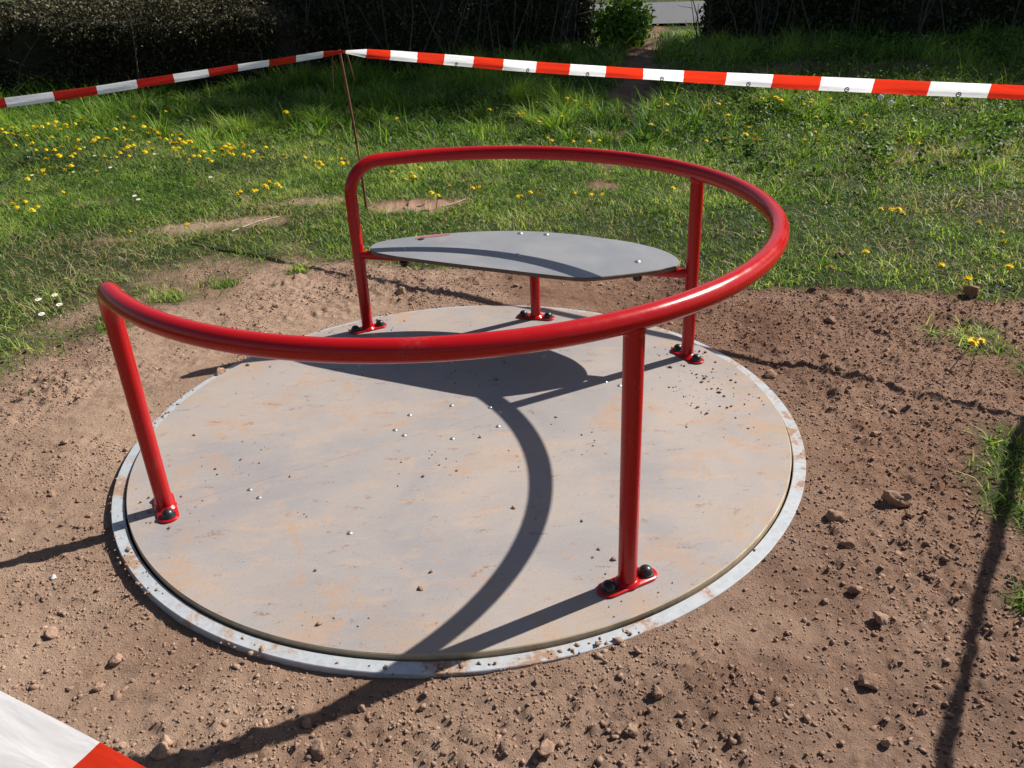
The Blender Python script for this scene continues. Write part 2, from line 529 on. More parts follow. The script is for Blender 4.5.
def path_mask(x, y):
    d = np.full(np.shape(x), 9.0); wd = np.full(np.shape(x), 0.2)
    for i in range(len(PATH) - 1):
        ax, ay = PATH[i]; bx, by = PATH[i + 1]
        ex, ey = bx - ax, by - ay
        t = np.clip(((x - ax) * ex + (y - ay) * ey) / (ex * ex + ey * ey), 0, 1)
        dd = np.hypot(x - ax - t * ex, y - ay - t * ey)
        wloc = np.interp((ay + t * ey), [2.7, 3.6, 4.8, 5.4, 7, 9, 16], [-0.06, -0.04, 0.04, 0.22, 0.32, 0.26, 0.22])
        up = dd < d
        d = np.where(up, dd, d); wd = np.where(up, wloc, wd)
    return sstep(0.12, -0.12, d - wd + 0.50 * (fbm(x, y, 2.5, 4, 91) - 0.5)) * 0.93

def soil_mask(x, y):
    sd = poly_sd(x, y, SOIL_POLY)
    n = fbm(x, y, 2.2, 5, 5, 0.6) - 0.5
    left = sstep(0.0, -0.9, x)
    wdt = 0.06 + 0.30 * left
    s = sstep(-wdt, wdt, sd + n * (0.34 + 0.65 * left))
    for cx, cy, rx, ry, k, _ in PATCH:
        d = np.hypot((x - cx) / rx, (y - cy) / ry)
        s = np.maximum(s, k * sstep(1.35, 0.65, d + 1.0 * (fbm(x, y, 7, 3, 33) - 0.5)))
    s = np.maximum(s, path_mask(x, y))
    nn = fbm(x, y, 1.1, 4, 37) - 0.5
    bare = 0.74 * sstep(-0.3, 0.5, poly_sd(x, y, [(2.3, 5.9), (3.3, 5.5), (4.5, 4.7), (5.3, 4.6), (6.8, 6.3), (4.7, 8.2), (3.3, 8.3), (2.6, 7.2)]) + 1.6 * nn)
    s = np.maximum(s, bare)
    for cx, cy, r in TUFTS:
        d = np.hypot(x - cx, y - cy) / r
        s = s * (1 - 0.75 * sstep(1.5, 0.3, d + 1.9 * (fbm(x, y, 12, 3, 44) - 0.5)))
    return s

def ground_z(x, y, soil=None):
    r = np.hypot(x, y)
    if soil is None:
        soil = soil_mask(x, y)
    near = sstep(9, 5, r)
    rr = np.maximum(r, 1e-3)
    side = (x * 0.86 + y * 0.50) / rr                      # +1 towards the right/back, -1 left/front
    lvl = -0.001 - 0.022 * np.maximum(0, -(x * 0.90 + y * 0.35) / rr) * sstep(1.5, 1.05, r)
    big = (fbm(x, y, 1.3, 3, 1) - 0.5) * 0.036
    mid = (fbm(x, y, 5.5, 3, 2) - 0.5) * 0.024
    rdg = (1 - np.abs(2 * fbm(x, y, 13, 3, 3) - 1)); rdg = (rdg - 0.75) * 0.014
    rmask = 0.22 + 0.78 * sstep(0.38, 0.60, fbm(x, y, 1.9, 3, 14))
    rmask = np.maximum(rmask, 0.85 * sstep(0.45, 0.95, x + 0.9 * (fbm(x, y, 2.4, 3, 15) - 0.5)))
    fine = ((fbm(x, y, 40, 3, 4, 0.75) - 0.5) * 0.0145 + np.maximum(0, fbm(x, y, 60, 2, 24) - 0.58) * 0.034) * rmask
    lump = np.maximum(0, fbm(x, y, 24, 3, 8) - 0.57) * 0.052 * rmask * sstep(0.42, 0.58, fbm(x, y, 3.1, 3, 28))
    rough = soil * near
    calm = sstep(1.0, 1.18, r) * 0.75 + 0.25
    h = lvl + big * calm * (1 - 0.3 * soil) + rough * (mid + rdg + fine + lump) * calm
    h = h + (1 - soil) * 0.02 * (fbm(x, y, 3, 2, 9) - 0.5)
    far = sstep(5.5, 9.0, y) * (1 - sstep(16, 22, y))
    h = h + far * 0.10 * (fbm(x, y, 0.5, 3, 17) - 0.5)
    bank = sstep(3.2, 4.8, y) * (1 - sstep(12, 15, y))
    h = h + bank * (0.20 * (fbm(x, y, 0.95, 3, 18) - 0.5) + 0.10 * (fbm(x, y, 2.6, 2, 19) - 0.5) + 0.07 * sstep(1.2, 3.0, x))
    h = np.where(r < 1.5, np.minimum(h, -0.0008 + 0.22 * np.maximum(0, r - 1.006)), h)     # raked clear of the ring
    well = sstep(0.992, 0.984, r)
    return h * (1 - well) + (-0.12) * well

def axis(lo, hi, step, lo2, hi2, step2, far_lo, far_hi, n):
    a = np.arange(lo, hi, step)
    b1 = np.arange(lo2, lo, step2); b2 = np.arange(hi, hi2, step2)
    g1 = lo2 - np.geomspace(step2, lo2 - far_lo, n)[::-1]; g2 = hi2 + np.geomspace(step2, far_hi - hi2, n)
    return np.unique(np.round(np.concatenate([g1, b1, a, b2, g2]), 4))
gx = axis(-2.1, 2.6, 0.0072, -7, 9, 0.10, -260, 260, 18)
gy = axis(-1.75, 2.1, 0.0072, -4, 12, 0.10, -60, 400, 18)
GX, GY = np.meshgrid(gx, gy)
X = GX.ravel(); Y = GY.ravel()
SOIL = soil_mask(X, Y)
Z = ground_z(X, Y, SOIL)
nx, ny = len(gx), len(gy)
ii = (np.arange(ny - 1)[:, None] * nx + np.arange(nx - 1)[None, :]).ravel()
quads = np.stack([ii, ii + 1, ii + nx + 1, ii + nx], 1)
pale = np.zeros_like(X)
for cx, cy, rx, ry, k, pl in PATCH:
    pale = np.maximum(pale, 0.75 * pl * sstep(1.4, 0.6, np.hypot((X - cx) / rx, (Y - cy) / ry)))
pale = np.maximum(pale, (0.30 * sstep(0.46, 0.66, fbm(X, Y, 1.1, 3, 55)) + 0.35 * sstep(0.9, -0.9, X)) * SOIL * sstep(4.5, 3.5, Y))
damp = np.clip(0.75 * sstep(0.1, 1.2, X + 0.3 * Y + 1.3 * (fbm(X, Y, 1.5, 4, 57) - 0.5)) + 0.45 * sstep(0.50, 0.66, fbm(X, Y, 2.3, 4, 58)), 0, 1)
gm = raw_mesh('ground', np.stack([X, Y, Z], 1), quads.ravel(), np.arange(len(quads)) * 4, [M['ground']], True, attrs={'soil': SOIL, 'pale': pale, 'damp': damp})
ground = link(bpy.data.objects.new('ground', gm))
tag(ground, 'bare reddish brown soil around the carousel turning to turf behind', 'ground', kind='structure')

# road behind the hedges, crossing the picture's depth
rb = MB()
rv = []
rdir = Vector((math.cos(math.radians(-22)), math.sin(math.radians(-22)))); rn_ = Vector((-rdir.y, rdir.x))
for k in range(101):
    p = Vector((4.9, 15.75)) + rdir * (-60 + 1.2 * k); q = p + rn_ * 9.0
    rv += [(p.x, p.y, 0.055), (q.x, q.y, 0.060)]
rb.add(rv, [(2 * i, 2 * i + 2, 2 * i + 3, 2 * i + 1) for i in range(100)])
road = rb.build('road', M['asphalt'], smooth=False)
tag(road, 'grey asphalt road glimpsed through the gap between the hedges', 'road', kind='structure')

# ------------------------------------------------------------------ the carousel
H = 0.6472
RR = 0.8651
A0 = math.radians(23.0087)                    # back right post; the others follow at 90 degrees
ang = {'right': A0, 'back': A0 + PI / 2, 'left': A0 + PI, 'front': A0 - PI / 2, 'seat': A0 + PI / 4}
TOP = 0.012
car = thing('playground_carousel', 'red tubular playground carousel with dusty grey round platform and seat, set in bare soil', 'carousel', (0, 0, 0))

# fixed galvanised ring: flat top with outer and inner lip
rg = MB()
prof = [(0.994, -0.10), (1.0, -0.10), (1.0, -0.0015), (0.9985, 0.0), (0.9675, 0.0), (0.966, -0.0015), (0.966, -0.06), (0.960, -0.06)]
NR = 256
vs_ = []; fs_ = []
for r, z in prof:
    for k in range(NR):
        a = 2 * PI * k / NR
        vs_.append((r * math.cos(a), r * math.sin(a), z))
for i in range(len(prof) - 1):
    for k in range(NR):
        k2 = (k + 1) % NR
        fs_.append((i * NR + k, i * NR + k2, (i + 1) * NR + k2, (i + 1) * NR + k))
rg.add(vs_, fs_)
ring = rg.build('ring_frame', M['zinc'], car)

# platform: two half discs butted along the seam that runs from the left post to the back right post
def half_disc(sgn):
    b = MB()
    n = 128
    R0 = 0.9605
    gap = 0.00005
    def outline(r, g):
        pts = []
        for k in range(n + 1):
            t = k / n * PI
            a = A0 + (t if sgn > 0 else t + PI)
            pts.append([r * math.cos(a), r * math.sin(a)])
        off = Vector((-math.sin(A0), math.cos(A0))) * (g * sgn)
        return [(p[0] + off.x, p[1] + off.y) for p in pts]
    L = [(outline(R0 - .001, gap), -0.010), (outline(R0, gap), -0.008), (outline(R0, gap), TOP - 0.0022), (outline(R0 - 0.0022, gap + .0002), TOP)]
    v = [(x, y, z) for pts, z in L for x, y in pts]
    m = n + 1
    f = []
    for i in range(3):
        for k in range(m):
            k2 = (k + 1) % m
            f.append((i * m + k, i * m + k2, (i + 1) * m + k2, (i + 1) * m + k))
    b.mi = 1
    b.add(v, f)
    b.mi = 0
    b.add(L[3][0] and [(x, y, TOP) for x, y in L[3][0]], [tuple(range(m))])
    b.mi = 1
    b.add([(x, y, -0.010) for x, y in L[0][0]], [tuple(reversed(range(m)))])
    o = b.build('platform_panel', [M['platform'], M['plat_edge']], car, smooth=False)
    return o
panels = [half_disc(1), half_disc(-1)]
pit = MB(); pit.lathe([(0.9655, -0.055), (0.9655, -0.045)], n=96)
pit.build('pit_bottom', M['pit'], car, smooth=False)

# screws in the platform (sub-parts of the two panels)
SCREWS = [(-0.589, -0.283), (-0.557, -0.326), (-0.205, -0.019), (-0.177, -0.056), (-0.031, 0.109), (-0.163, 0.068), (-0.034, -0.099),
          (0.090, 0.076), (0.117, 0.040), (0.106, -0.048), (0.48, 0.19), (0.52, 0.155), (0.30, 0.42), (-0.35, 0.46), (-0.02, 0.43), (0.45, -0.25), (-0.30, -0.52)]
sb = MB(); sb.lathe([(0.0072, 0.0), (0.0066, 0.0018), (0.0040, 0.0036), (0.0012, 0.0042)], n=14)
screw0 = None
for x, y in SCREWS:
    side = (-math.sin(A0) * x + math.cos(A0) * y) > 0
    if screw0 is None:
        screw0 = sb.build('screw', M['steel'], panels[0 if side else 1])
        s = screw0
    else:
        s = screw0.copy(); COL.objects.link(s); s.parent = panels[0 if side else 1]
    s.location = (x, y, TOP + 0.0001)

# handrail: one bent tube, its two ends come down as posts
RT = 0.0236; PT = 0.0212
def circ(a, z, r=RR):
    return Vector((r * math.cos(a), r * math.sin(a), z))
hp = []; hr = []
rbend = 0.115
for k in range(9):
    hp.append(circ(ang['left'], TOP + (H - rbend - TOP) * k / 8)); hr.append(PT + (RT - PT) * 0.25 * (k / 8))
for k in range(1, 13):
    t = k / 12 * PI / 2
    hp.append(circ(ang['left'] + rbend * (1 - math.cos(t)) / RR, H - rbend + rbend * math.sin(t))); hr.append(PT + (RT - PT) * (0.25 + .75 * k / 12))
a1 = ang['left'] + rbend / RR; a2 = ang['back'] + 2 * PI - rbend / RR
for k in range(1, 150):
    hp.append(circ(a1 + (a2 - a1) * k / 150, H)); hr.append(RT)
for k in range(0, 13):
    t = PI / 2 - k / 12 * PI / 2
    hp.append(circ(ang['back'] + 2 * PI - rbend * (1 - math.cos(t)) / RR, H - rbend + rbend * math.sin(t))); hr.append(RT + (PT - RT) * (.6 * k / 12))
for k in range(1, 9):
    hp.append(circ(ang['back'], H - rbend + (TOP - H + rbend) * k / 8)); hr.append(RT + (PT - RT) * (.6 + .4 * k / 8))
hb = MB(); hb.sweep(hp, hr, 28)
hb.build('handrail', M['red'], car, angle=50)

# straight posts with a weld collar
for key in ('front', 'right'):
    pb = MB()
    c = circ(ang[key], 0)
    pb.sweep([(c.x, c.y, TOP), (c.x, c.y, 0.2), (c.x, c.y, 0.4), (c.x, c.y, H - 0.008)], PT, 28)
    pb.sweep([(c.x, c.y, H - 0.029), (c.x, c.y, H - 0.023), (c.x, c.y, H - 0.012)], [PT, PT + 0.0022, PT + 0.001], 28)
    o = pb.build('post', M['red'], car, angle=50)
c = circ(ang['seat'], 0, 0.8507)
pb = MB(); pb.sweep([(c.x, c.y, TOP), (c.x, c.y, 0.15), (c.x, c.y, 0.3260)], 0.0195, 24)
pb.build('seat_post', M['red'], car, angle=50)

# base plates with two dome capped bolts
def plate(key, r):
    a = ang[key] + PI / 2
    c = circ(ang[key], 0, r)
    L, wd = 0.050, 0.0265
    poly = []
    for k in range(13):
        t = -PI / 2 + PI * k / 12
        poly.append((L + wd * math.cos(t), wd * math.sin(t)))
    for k in range(13):
        t = PI / 2 + PI * k / 12
        poly.append((-L + wd * math.cos(t), wd * math.sin(t)))
    ca, sa = math.cos(a), math.sin(a)
    P = [(c.x + x * ca - y * sa, c.y + x * sa + y * ca) for x, y in poly]
    b = MB(); b.prism(P, TOP + 0.0002, TOP + 0.0062, 0.0014)
    b.lathe([(PT + 0.0075, 0), (PT + 0.0050, 0.0020), (PT + 0.0015, 0.0075), (PT - 0.002, 0.0085)], (c.x, c.y, TOP + 0.0060), 28, close=False)
    o = b.build('base_plate', M['red'], car, angle=50)
    for s in (-1, 1):
        q = MB()
        q.lathe([(0.0192, 0.0), (0.0192, 0.0022), (0.0184, 0.0034), (0.0162, 0.0040), (0.0160, 0.0062), (0.0150, 0.0105), (0.0122, 0.0152), (0.0078, 0.0186), (0.0028, 0.0200)],
                (c.x + s * L * ca, c.y + s * L * sa, TOP + 0.0063), 20)
        q.build('bolt_cap', M['black'], o, angle=40)
for key, r in (('front', RR), ('left', RR), ('right', RR), ('back', RR), ('seat', 0.8507)):
    plate(key, r)

# seat: curved back edge, nearly straight front edge with one blunt corner
SEAT = [(-0.268, 0.708), (-0.222, 0.669), (-0.178, 0.636), (-0.105, 0.590), (-0.035, 0.546), (0.065, 0.486), (0.165, 0.427), (0.245, 0.379), (0.321, 0.335), (0.385, 0.300),
        (0.420, 0.286), (0.450, 0.282), (0.510, 0.286), (0.574, 0.293), (0.640, 0.305), (0.702, 0.320), (0.741, 0.337), (0.761, 0.369), (0.768, 0.405), (0.762, 0.454), (0.738, 0.517), (0.708, 0.562),
        (0.668, 0.612), (0.615, 0.660), (0.553, 0.707), (0.487, 0.756), (0.415, 0.799), (0.345, 0.833), (0.275, 0.858), (0.200, 0.877), (0.124, 0.887), (0.045, 0.891),
        (-0.035, 0.889), (-0.110, 0.882), (-0.180, 0.868), (-0.232, 0.850), (-0.262, 0.832), (-0.285, 0.800), (-0.290, 0.765), (-0.284, 0.733)]
def catmull(P, n=4):
    out = []
    m = len(P)
    for i in range(m):
        p0, p1, p2, p3 = (np.array(P[(i + k - 1) % m]) for k in range(4))
        for k in range(n):
            t = k / n
            out.append(tuple(0.5 * (2 * p1 + (p2 - p0) * t + (2 * p0 - 5 * p1 + 4 * p2 - p3) * t * t + (3 * p1 - p0 - 3 * p2 + p3) * t ** 3)))
    return out
SZ = 0.345
sp_ = catmull(SEAT)
b = MB()
n_ = len(sp_)
b.mi = 1; b.prism(sp_, SZ - 0.0135, SZ, 0.0022)
b.m[-1] = 0
o_seat = b.build('seat', [M['seat'], M['edge']], car, smooth=False)
# crossbar under the seat, from the back post to the right post
pa = circ(ang['back'], 0.3135); pz = circ(ang['right'], 0.3135)
cb = MB(); cb.sweep([pa, pa.lerp(pz, 0.33), pa.lerp(pz, 0.66), pz], 0.0165, 20, cap=False)
cbo = cb.build('crossbar', M['red'], car, angle=50)
sb2 = MB(); sb2.lathe([(0.0105, 0.0), (0.0100, 0.0018), (0.0065, 0.0044), (0.0020, 0.0054)], n=16)
nb = MB(); nb.lathe([(0.0165, 0.0), (0.0160, -0.010), (0.0130, -0.017), (0.0070, -0.0205), (0.002, -0.0212)], n=18)
for x, y, front in ((-0.168, 0.727, 1), (0.236, 0.564, 1), (0.628, 0.406, 1), (0.272, 0.822, 0), (0.367, 0.785, 0)):
    s = sb2.build('seat_bolt', M['steel'], o_seat, loc=(x, y, SZ + 0.0002))
    if front:
        nb.build('nut_cap', M['black'], cbo, loc=(x, y, 0.3135 - 0.0160))
pl_ = MB(); pl_.prism([(0.255, 0.800), (0.375, 0.752), (0.385, 0.805), (0.275, 0.850)], SZ - 0.0195, SZ - 0.0138, 0.001)
pl_.build('mounting_plate', M['red'], car, smooth=False)
st = MB(); st.prism(catmull([(-0.125, 0.838), (-0.075, 0.846), (0.000, 0.862), (0.010, 0.880), (-0.040, 0.880), (-0.105, 0.868)], 3), SZ + 0.0001, SZ + 0.0012)
st.build('sticker', M['sticker'], o_seat, smooth=False)
dk = MB(); dk.lathe([(0.013, 0), (0.012, 0.002), (0.004, 0.003)], (-0.103, 0.832, SZ), 10)
dk.build('bolt_hole', M['black'], o_seat)

# ------------------------------------------------------------------ barrier: stakes and striped tape
T1 = Vector((-0.47, 2.61)); E2 = Vector((2.48, .11)); E3 = Vector((-2.81, -.21)); E4 = Vector((.49, -2.36))
def stake(label, base, top, ties):
    t = thing('barrier_stake', label, 'stake', (base.x, base.y, 0), 'rods holding the barrier tape')
    b = MB()
    lean = Vector((top[0] - base.x, top[1] - base.y))
    pts = []; rad = []
    for k in range(13):
        s = k / 12
        bow = 0.012 * math.sin(s * PI)
        pts.append((lean.x * s + bow, lean.y * s, -0.15 + (top[2] + 0.15) * s)); rad.append(0.0075)
    b.sweep(pts, rad, 10)
    b.build('rod', M['rust'], t)
    if ties:
        y0 = 0.34
        w = MB(); w.sweep([(lean.x * (y0 + .15) / (top[2] + .15) + 0.012, lean.y * .4, y0 - .07), (lean.x * (y0 + .15) / (top[2] + .15) + 0.012, lean.y * .45, y0 + 0.05)], 0.0075, 10)
        w.build('paint_band', M['rustlight'], t)
        for sx, L in ((-0.045, 0.20), (0.050, 0.16)):
            q = MB()
            q.sweep([(lean.x, lean.y, top[2] - 0.01), (lean.x + sx * .8, lean.y - .01, top[2] - 0.02), (lean.x + sx, lean.y - .01, top[2] - .08), (lean.x + sx * 1.25, lean.y, top[2] - L)], [0.003, 0.004, 0.003, 0.002], 6)
            q.build('loose_tie', M['rust'], t)
    return t
stake('thin rusty rod leaning behind the carousel where two tapes meet', Vector((-0.46, 2.61)), (-0.505, 2.625, 0.885), True)
stake('rusty rod at the tape corner right of the carousel beside the bare soil', E2, (E2.x, E2.y, 0.84), False)
stake('rusty rod at the tape corner on the grass left of the carousel', E3, (E3.x, E3.y, 0.90), False)
stake('rusty rod at the tape corner in front of the carousel', E4, (E4.x, E4.y, 0.88), False)

def tape(label, A, B, zpts, bounds, first_red, width, tilt, seed, slant=0.12, crease=1.0):
    """zpts: (distance along, height); bounds: stripe edges along the tape"""
    L = (B - A).length
    d = (B - A).normalized(); nrm = Vector((-d.y, d.x))
    zs_, hs_ = zip(*zpts)
    edges = [e for e in bounds if 0 < e < L]
    S = np.unique(np.round(np.concatenate([np.arange(0, L, 0.02), edges, [L]]), 4))
    b = MB()
    rs = np.random.default_rng(seed)
    ph = rs.uniform(0, 6, 6)
    prof = [(-0.5, 0.0), (-0.22, 0.055), (-0.12, 0.10), (0.10, 0.02), (0.30, 0.06), (0.5, 0.0)]
    rows = []
    for s in S:
        z = float(np.interp(s, zs_, hs_))
        tl = tilt + 0.16 * math.sin(s * 2.1 + ph[0]) + 0.08 * math.sin(s * 5.3 + ph[1])
        pin = min(1.0, 0.35 + 0.65 * min(s, L - s) / 0.16)
        w = width * pin * (1 + 0.05 * math.sin(s * 3.7 + ph[2]))
        row = []
        for i, (u, q) in enumerate(prof):
            q2 = q * crease + 0.03 * math.sin(s * 9 + ph[3] + i * .8) + 0.012 * math.sin(s * 21 + ph[4] + 2 * i)
            hz = u * w * math.cos(tl) - q2 * w * math.sin(tl)
            hn = u * w * math.sin(tl) + q2 * w * math.cos(tl)
            p = A + d * (s + slant * u * w) + nrm * hn
            row.append((p.x, p.y, z + hz))
        rows.append(row)
    m = len(prof)
    b.v = [p for r in rows for p in r]
    red = first_red
    for i in range(len(S) - 1):
        mid = (S[i] + S[i + 1]) / 2
        k = sum(1 for e in edges if e < mid)
        isred = (k % 2 == 0) == first_red
        for j in range(m - 1):
            b.f.append((i * m + j, (i + 1) * m + j, (i + 1) * m + j + 1, i * m + j + 1)); b.m.append(1 if isred else 0)
    o = b.build('barrier_tape', [M['white'], M['tred']], None, angle=70)
    tag(o, label, 'barrier tape', 'striped barrier tapes')
    return o, rows, S

def extend(b, lo, hi, step):
    b = list(b)
    while b[0] - step > lo: b.insert(0, b[0] - step)
    while b[-1] + step < hi: b.append(b[-1] + step)
    return b
br = extend([0.15, .32, .503, .678, .858, 1.036, 1.223, 1.404, 1.588, 1.771, 1.957, 2.142, 2.331, 2.517, 2.709, 2.899, 3.09], 0.12, 4, 0.19)
zr = [(0, .873), (.388, .860), (.716, .848), (1.088, .832), (1.406, .823), (1.771, .815), (2.142, .808), (2.517, .803), (2.9, .800), (3.2, .799), (3.867, .806)]
tr, rows, S = tape('red and white tape stretched behind the carousel to the right, with grey round printed marks', T1, E2, zr, br, False, 0.047, 0.10, 3)
# printed round emblems low on the white stripes
d = (E2 - T1).normalized(); nrm = Vector((-d.y, d.x))
for s0 in (0.77, 1.178, 1.5, 1.869, 2.239, 2.618, 3.001):
    i = int(np.argmin(np.abs(S - s0)))
    P = [Vector(rows[i][k]) for k in (0, 1)]
    cpt = P[0].lerp(P[1], 0.55)
    upv = (P[1] - P[0]).normalized(); dv = Vector((d.x, d.y, 0))
    out = dv.cross(upv).normalized()
    if out.dot(Vector((0, -2.2, 1.25)) - cpt) < 0: out = -out
    cpt = cpt + out * 0.0022
    q = MB()
    n = 24; ro, ri = 0.0092, 0.0056
    v = []
    for k in range(n):
        a = 2 * PI * k / n
        v.append(cpt + dv * ro * math.cos(a) + upv * ro * math.sin(a)); v.append(cpt + dv * ri * math.cos(a) + upv * ri * math.sin(a))
    q.add(v, [(2 * k, 2 * ((k + 1) % n), 2 * ((k + 1) % n) + 1, 2 * k + 1) for k in range(n)])
    # swoosh inside the ring
    sv = []
    for k in range(9):
        t = k / 8
        x = (-0.0062 + 0.0124 * t); y0 = -0.001 + 0.003 * math.sin(t * PI * 1.2); wd = 0.0022 * math.sin(t * PI) + 0.0003
        sv.append(cpt + dv * x + upv * (y0 + wd)); sv.append(cpt + dv * x + upv * (y0 - wd))
    q.add(sv, [(2 * k, 2 * k + 2, 2 * k + 3, 2 * k + 1) for k in range(8)])
    q.build('printed_mark', M['mark'], tr, smooth=False)
zl = [(0, .876), (.187, .876), (.393, .873), (.646, .872), (.934, .867), (1.192, .866), (1.427, .863), (1.639, .864), (1.832, .867), (3.66, .885)]
bl = extend([.166, .353, .529, .718, .887, 1.072, 1.255, 1.44, 1.623, 1.81], 0.1, 3.6, 0.183)
tape('red and white tape running from the leaning rod to the left edge over the lawn', T1, E3, zl, bl, True, 0.036, 0.35, 8)
zn = [(0, .885), (2.0, .858), (2.9, .851), (3.2, .851), (3.94, .870)]
bn = extend([2.692, 2.877, 3.062, 3.247], 0.1, 3.9, 0.185)
tape('nearest red and white tape crossing the lower left corner above the soil', E3, E4, zn, bn, False, 0.078, 0.06, 12, slant=0.9, crease=0.5)
zq = [(0, .81), (1.5, .80), (3.02, .875)]
tape('red and white tape on the right outside the view casting a soft shadow', E2, E4, zq, extend([0.2, 0.385], 0.1, 3, 0.185), True, 0.060, 0.0, 21)

# ------------------------------------------------------------------ clods and stones
def ico(sub):
    bm = bmesh.new(); bmesh.ops.create_icosphere(bm, subdivisions=sub, radius=1)
    v = np.array([x.co[:] for x in bm.verts]); f = np.array([[y.index for y in x.verts] for x in bm.faces]); bm.free()
    return v, f
IV, IF = ico(1)
def rocks(name, P, size, material, squash=0.7):
    n = len(P)
    base = IV[None] * (1 + 0.55 * (rng.random((n, len(IV), 1)) - 0.5) * 2) + rng.normal(0, .16, (n, len(IV), 3))
    sc = size[:, None, None] * np.stack([rng.uniform(.75, 1.25, n), rng.uniform(.75, 1.25, n), rng.uniform(.55, .95, n) * squash / .7], 1)[:, None, :]
    v = base * sc
    a = rng.random(n) * 2 * PI; ca, sa = np.cos(a)[:, None], np.sin(a)[:, None]
    x = v[:, :, 0] * ca - v[:, :, 1] * sa; y = v[:, :, 0] * sa + v[:, :, 1] * ca
    v = np.stack([x, y, v[:, :, 2]], 2) + P[:, None, :]
    f = (IF[None] + (np.arange(n) * len(IV))[:, None, None]).reshape(-1, 3)
    me = raw_mesh(name, v.reshape(-1, 3), f.ravel(), np.arange(len(f)) * 3, [material], False)
    return link(bpy.data.objects.new(name, me))
# loose crumbs of soil
n = 330000
x = rng.uniform(-2.3, 2.7, n); y = rng.uniform(-1.9, 2.2, n)
keep = (np.hypot(x, y) > 1.004)
x, y = x[keep], y[keep]
dens = np.maximum(sstep(0.40, 0.64, fbm(x, y, 2.6, 4, 71)) * 0.85 + 0.10, 0.85 * sstep(0.45, 1.1, x + 0.8 * (fbm(x, y, 3.5, 3, 72) - 0.5)))
keep = (rng.random(len(x)) < dens) & (rng.random(len(x)) < soil_mask(x, y) ** 1.5)
x, y = x[keep], y[keep]
sz = np.clip(np.exp(rng.normal(math.log(0.0018), 0.50, len(x))), 0.0009, 0.0095)
P = np.stack([x, y, ground_z(x, y) + sz * rng.uniform(-0.1, 0.4, len(x))], 1)
near_ring = np.hypot(x, y) < 1.02
o = rocks('soil_crumbs', P, sz, M['clod'])
tag(o, 'countless small crumbs and lumps of dry soil lying round the platform', 'soil crumbs', kind='stuff')
# specks on the platform and ring
n = 900
r = 0.95 * np.sqrt(rng.random(n)); a = rng.random(n) * 2 * PI
x, y = r * np.cos(a), r * np.sin(a)
keep = rng.random(n) < (0.06 + 0.9 * sstep(0.56, 0.70, fbm(x, y, 3.2, 3, 301)))
x, y = x[keep], y[keep]
# denser litter by the back right edge as in a sweep of footsteps
m_ = 90
ex = rng.normal(0.80, 0.10, m_); ey = rng.normal(0.10, 0.13, m_); k_ = np.hypot(ex, ey) < 0.94
x = np.concatenate([x, ex[k_]]); y = np.concatenate([y, ey[k_]])
for key in ('left', 'front', 'back', 'right'):
    c = circ(ang[key], 0)
    ex = rng.normal(c.x, 0.055, 30); ey = rng.normal(c.y, 0.055, 30); k_ = np.hypot(ex, ey) < 0.945
    x = np.concatenate([x, ex[k_]]); y = np.concatenate([y, ey[k_]])
sz = np.clip(np.exp(rng.normal(math.log(0.0021), 0.5, len(x))), 0.0010, 0.0075)
o = rocks('dirt_specks', np.stack([x, y, TOP + sz * 0.35], 1), sz, M['clod'])
tag(o, 'dark specks of soil scattered over the grey platform', 'dirt specks', kind='stuff')
# soil washed over the ring
n = 800
a = rng.random(n) * 2 * PI; r = rng.uniform(0.970, 1.012, n)
x, y = r * np.cos(a), r * np.sin(a)
keep = rng.random(n) < 0.9 * sstep(0.55, 0.68, fbm(x, y, 3.4, 3, 501)) + 0.03
x, y = x[keep], y[keep]
sz = np.clip(np.exp(rng.normal(math.log(0.0026), 0.5, len(x))), 0.001, 0.009)
o = rocks('ring_dirt', np.stack([x, y, sz * 0.3], 1), sz, M['clod'])
tag(o, 'crumbs of soil spilled onto the galvanised ring', 'soil spill', kind='stuff')

IV4, IF4 = ico(4)
def clod(label, x, y, r, squash, seed, material=None, name='soil_clod', cat='clod', rough=0.62, group='large clods on the soil'):
    rs = np.random.default_rng(seed)
    v = IV4.copy()
    for q in range(13):                        # facets: clip by random planes
        d = rs.normal(size=3); d /= np.linalg.norm(d)
        lim = rs.uniform(0.42, 0.85)
        t = v @ d
        v = v - np.outer(np.maximum(0, t - lim), d) * 0.85
    nn = fbm(v[:, 0] * 1.0 + v[:, 2] * .7 + seed, v[:, 1] - v[:, 2] * .5, 2.6, 5, seed, 0.66) - 0.5
    v = v * (1 + rough * nn)[:, None]
    v = v * np.array([rs.uniform(.9, 1.25), rs.uniform(.8, 1.1), squash]) * r
    a = rs.random() * 6.28
    v = np.stack([v[:, 0] * math.cos(a) - v[:, 1] * math.sin(a), v[:, 0] * math.sin(a) + v[:, 1] * math.cos(a), v[:, 2]], 1)
    me = raw_mesh(name, v, IF4.ravel(), np.arange(len(IF4)) * 3, [material or M['clod']], False)
    o = link(bpy.data.objects.new(name, me))
    zz = float(ground_z(np.array([x]), np.array([y]))[0])
    o.location = (x, y, zz + r * squash * 0.42)
    tag(o, label, cat, group)
    return o
clod('largest blocky clod with a dark shaded face, right of the platform', 1.064, -0.585, 0.036, 0.95, 2)
clod('flat topped clod just left of the largest blocky clod, right of the platform', 0.89, -0.622, 0.026, 0.8, 3)
clod('rounded clod near the bottom edge right of the tape shadow gap', 0.729, -1.13, 0.021, 0.9, 4)
clod('pale clod half buried at the grass edge on the far right', 2.057, 0.712, 0.042, 0.8, 5)
clod('small clod touching the ring beside the back right post', 1.028, 0.163, 0.022, 0.8, 6)
clod('dark clod on bare soil between the right post and the lawn', 1.418, 0.561, 0.026, 0.8, 7)
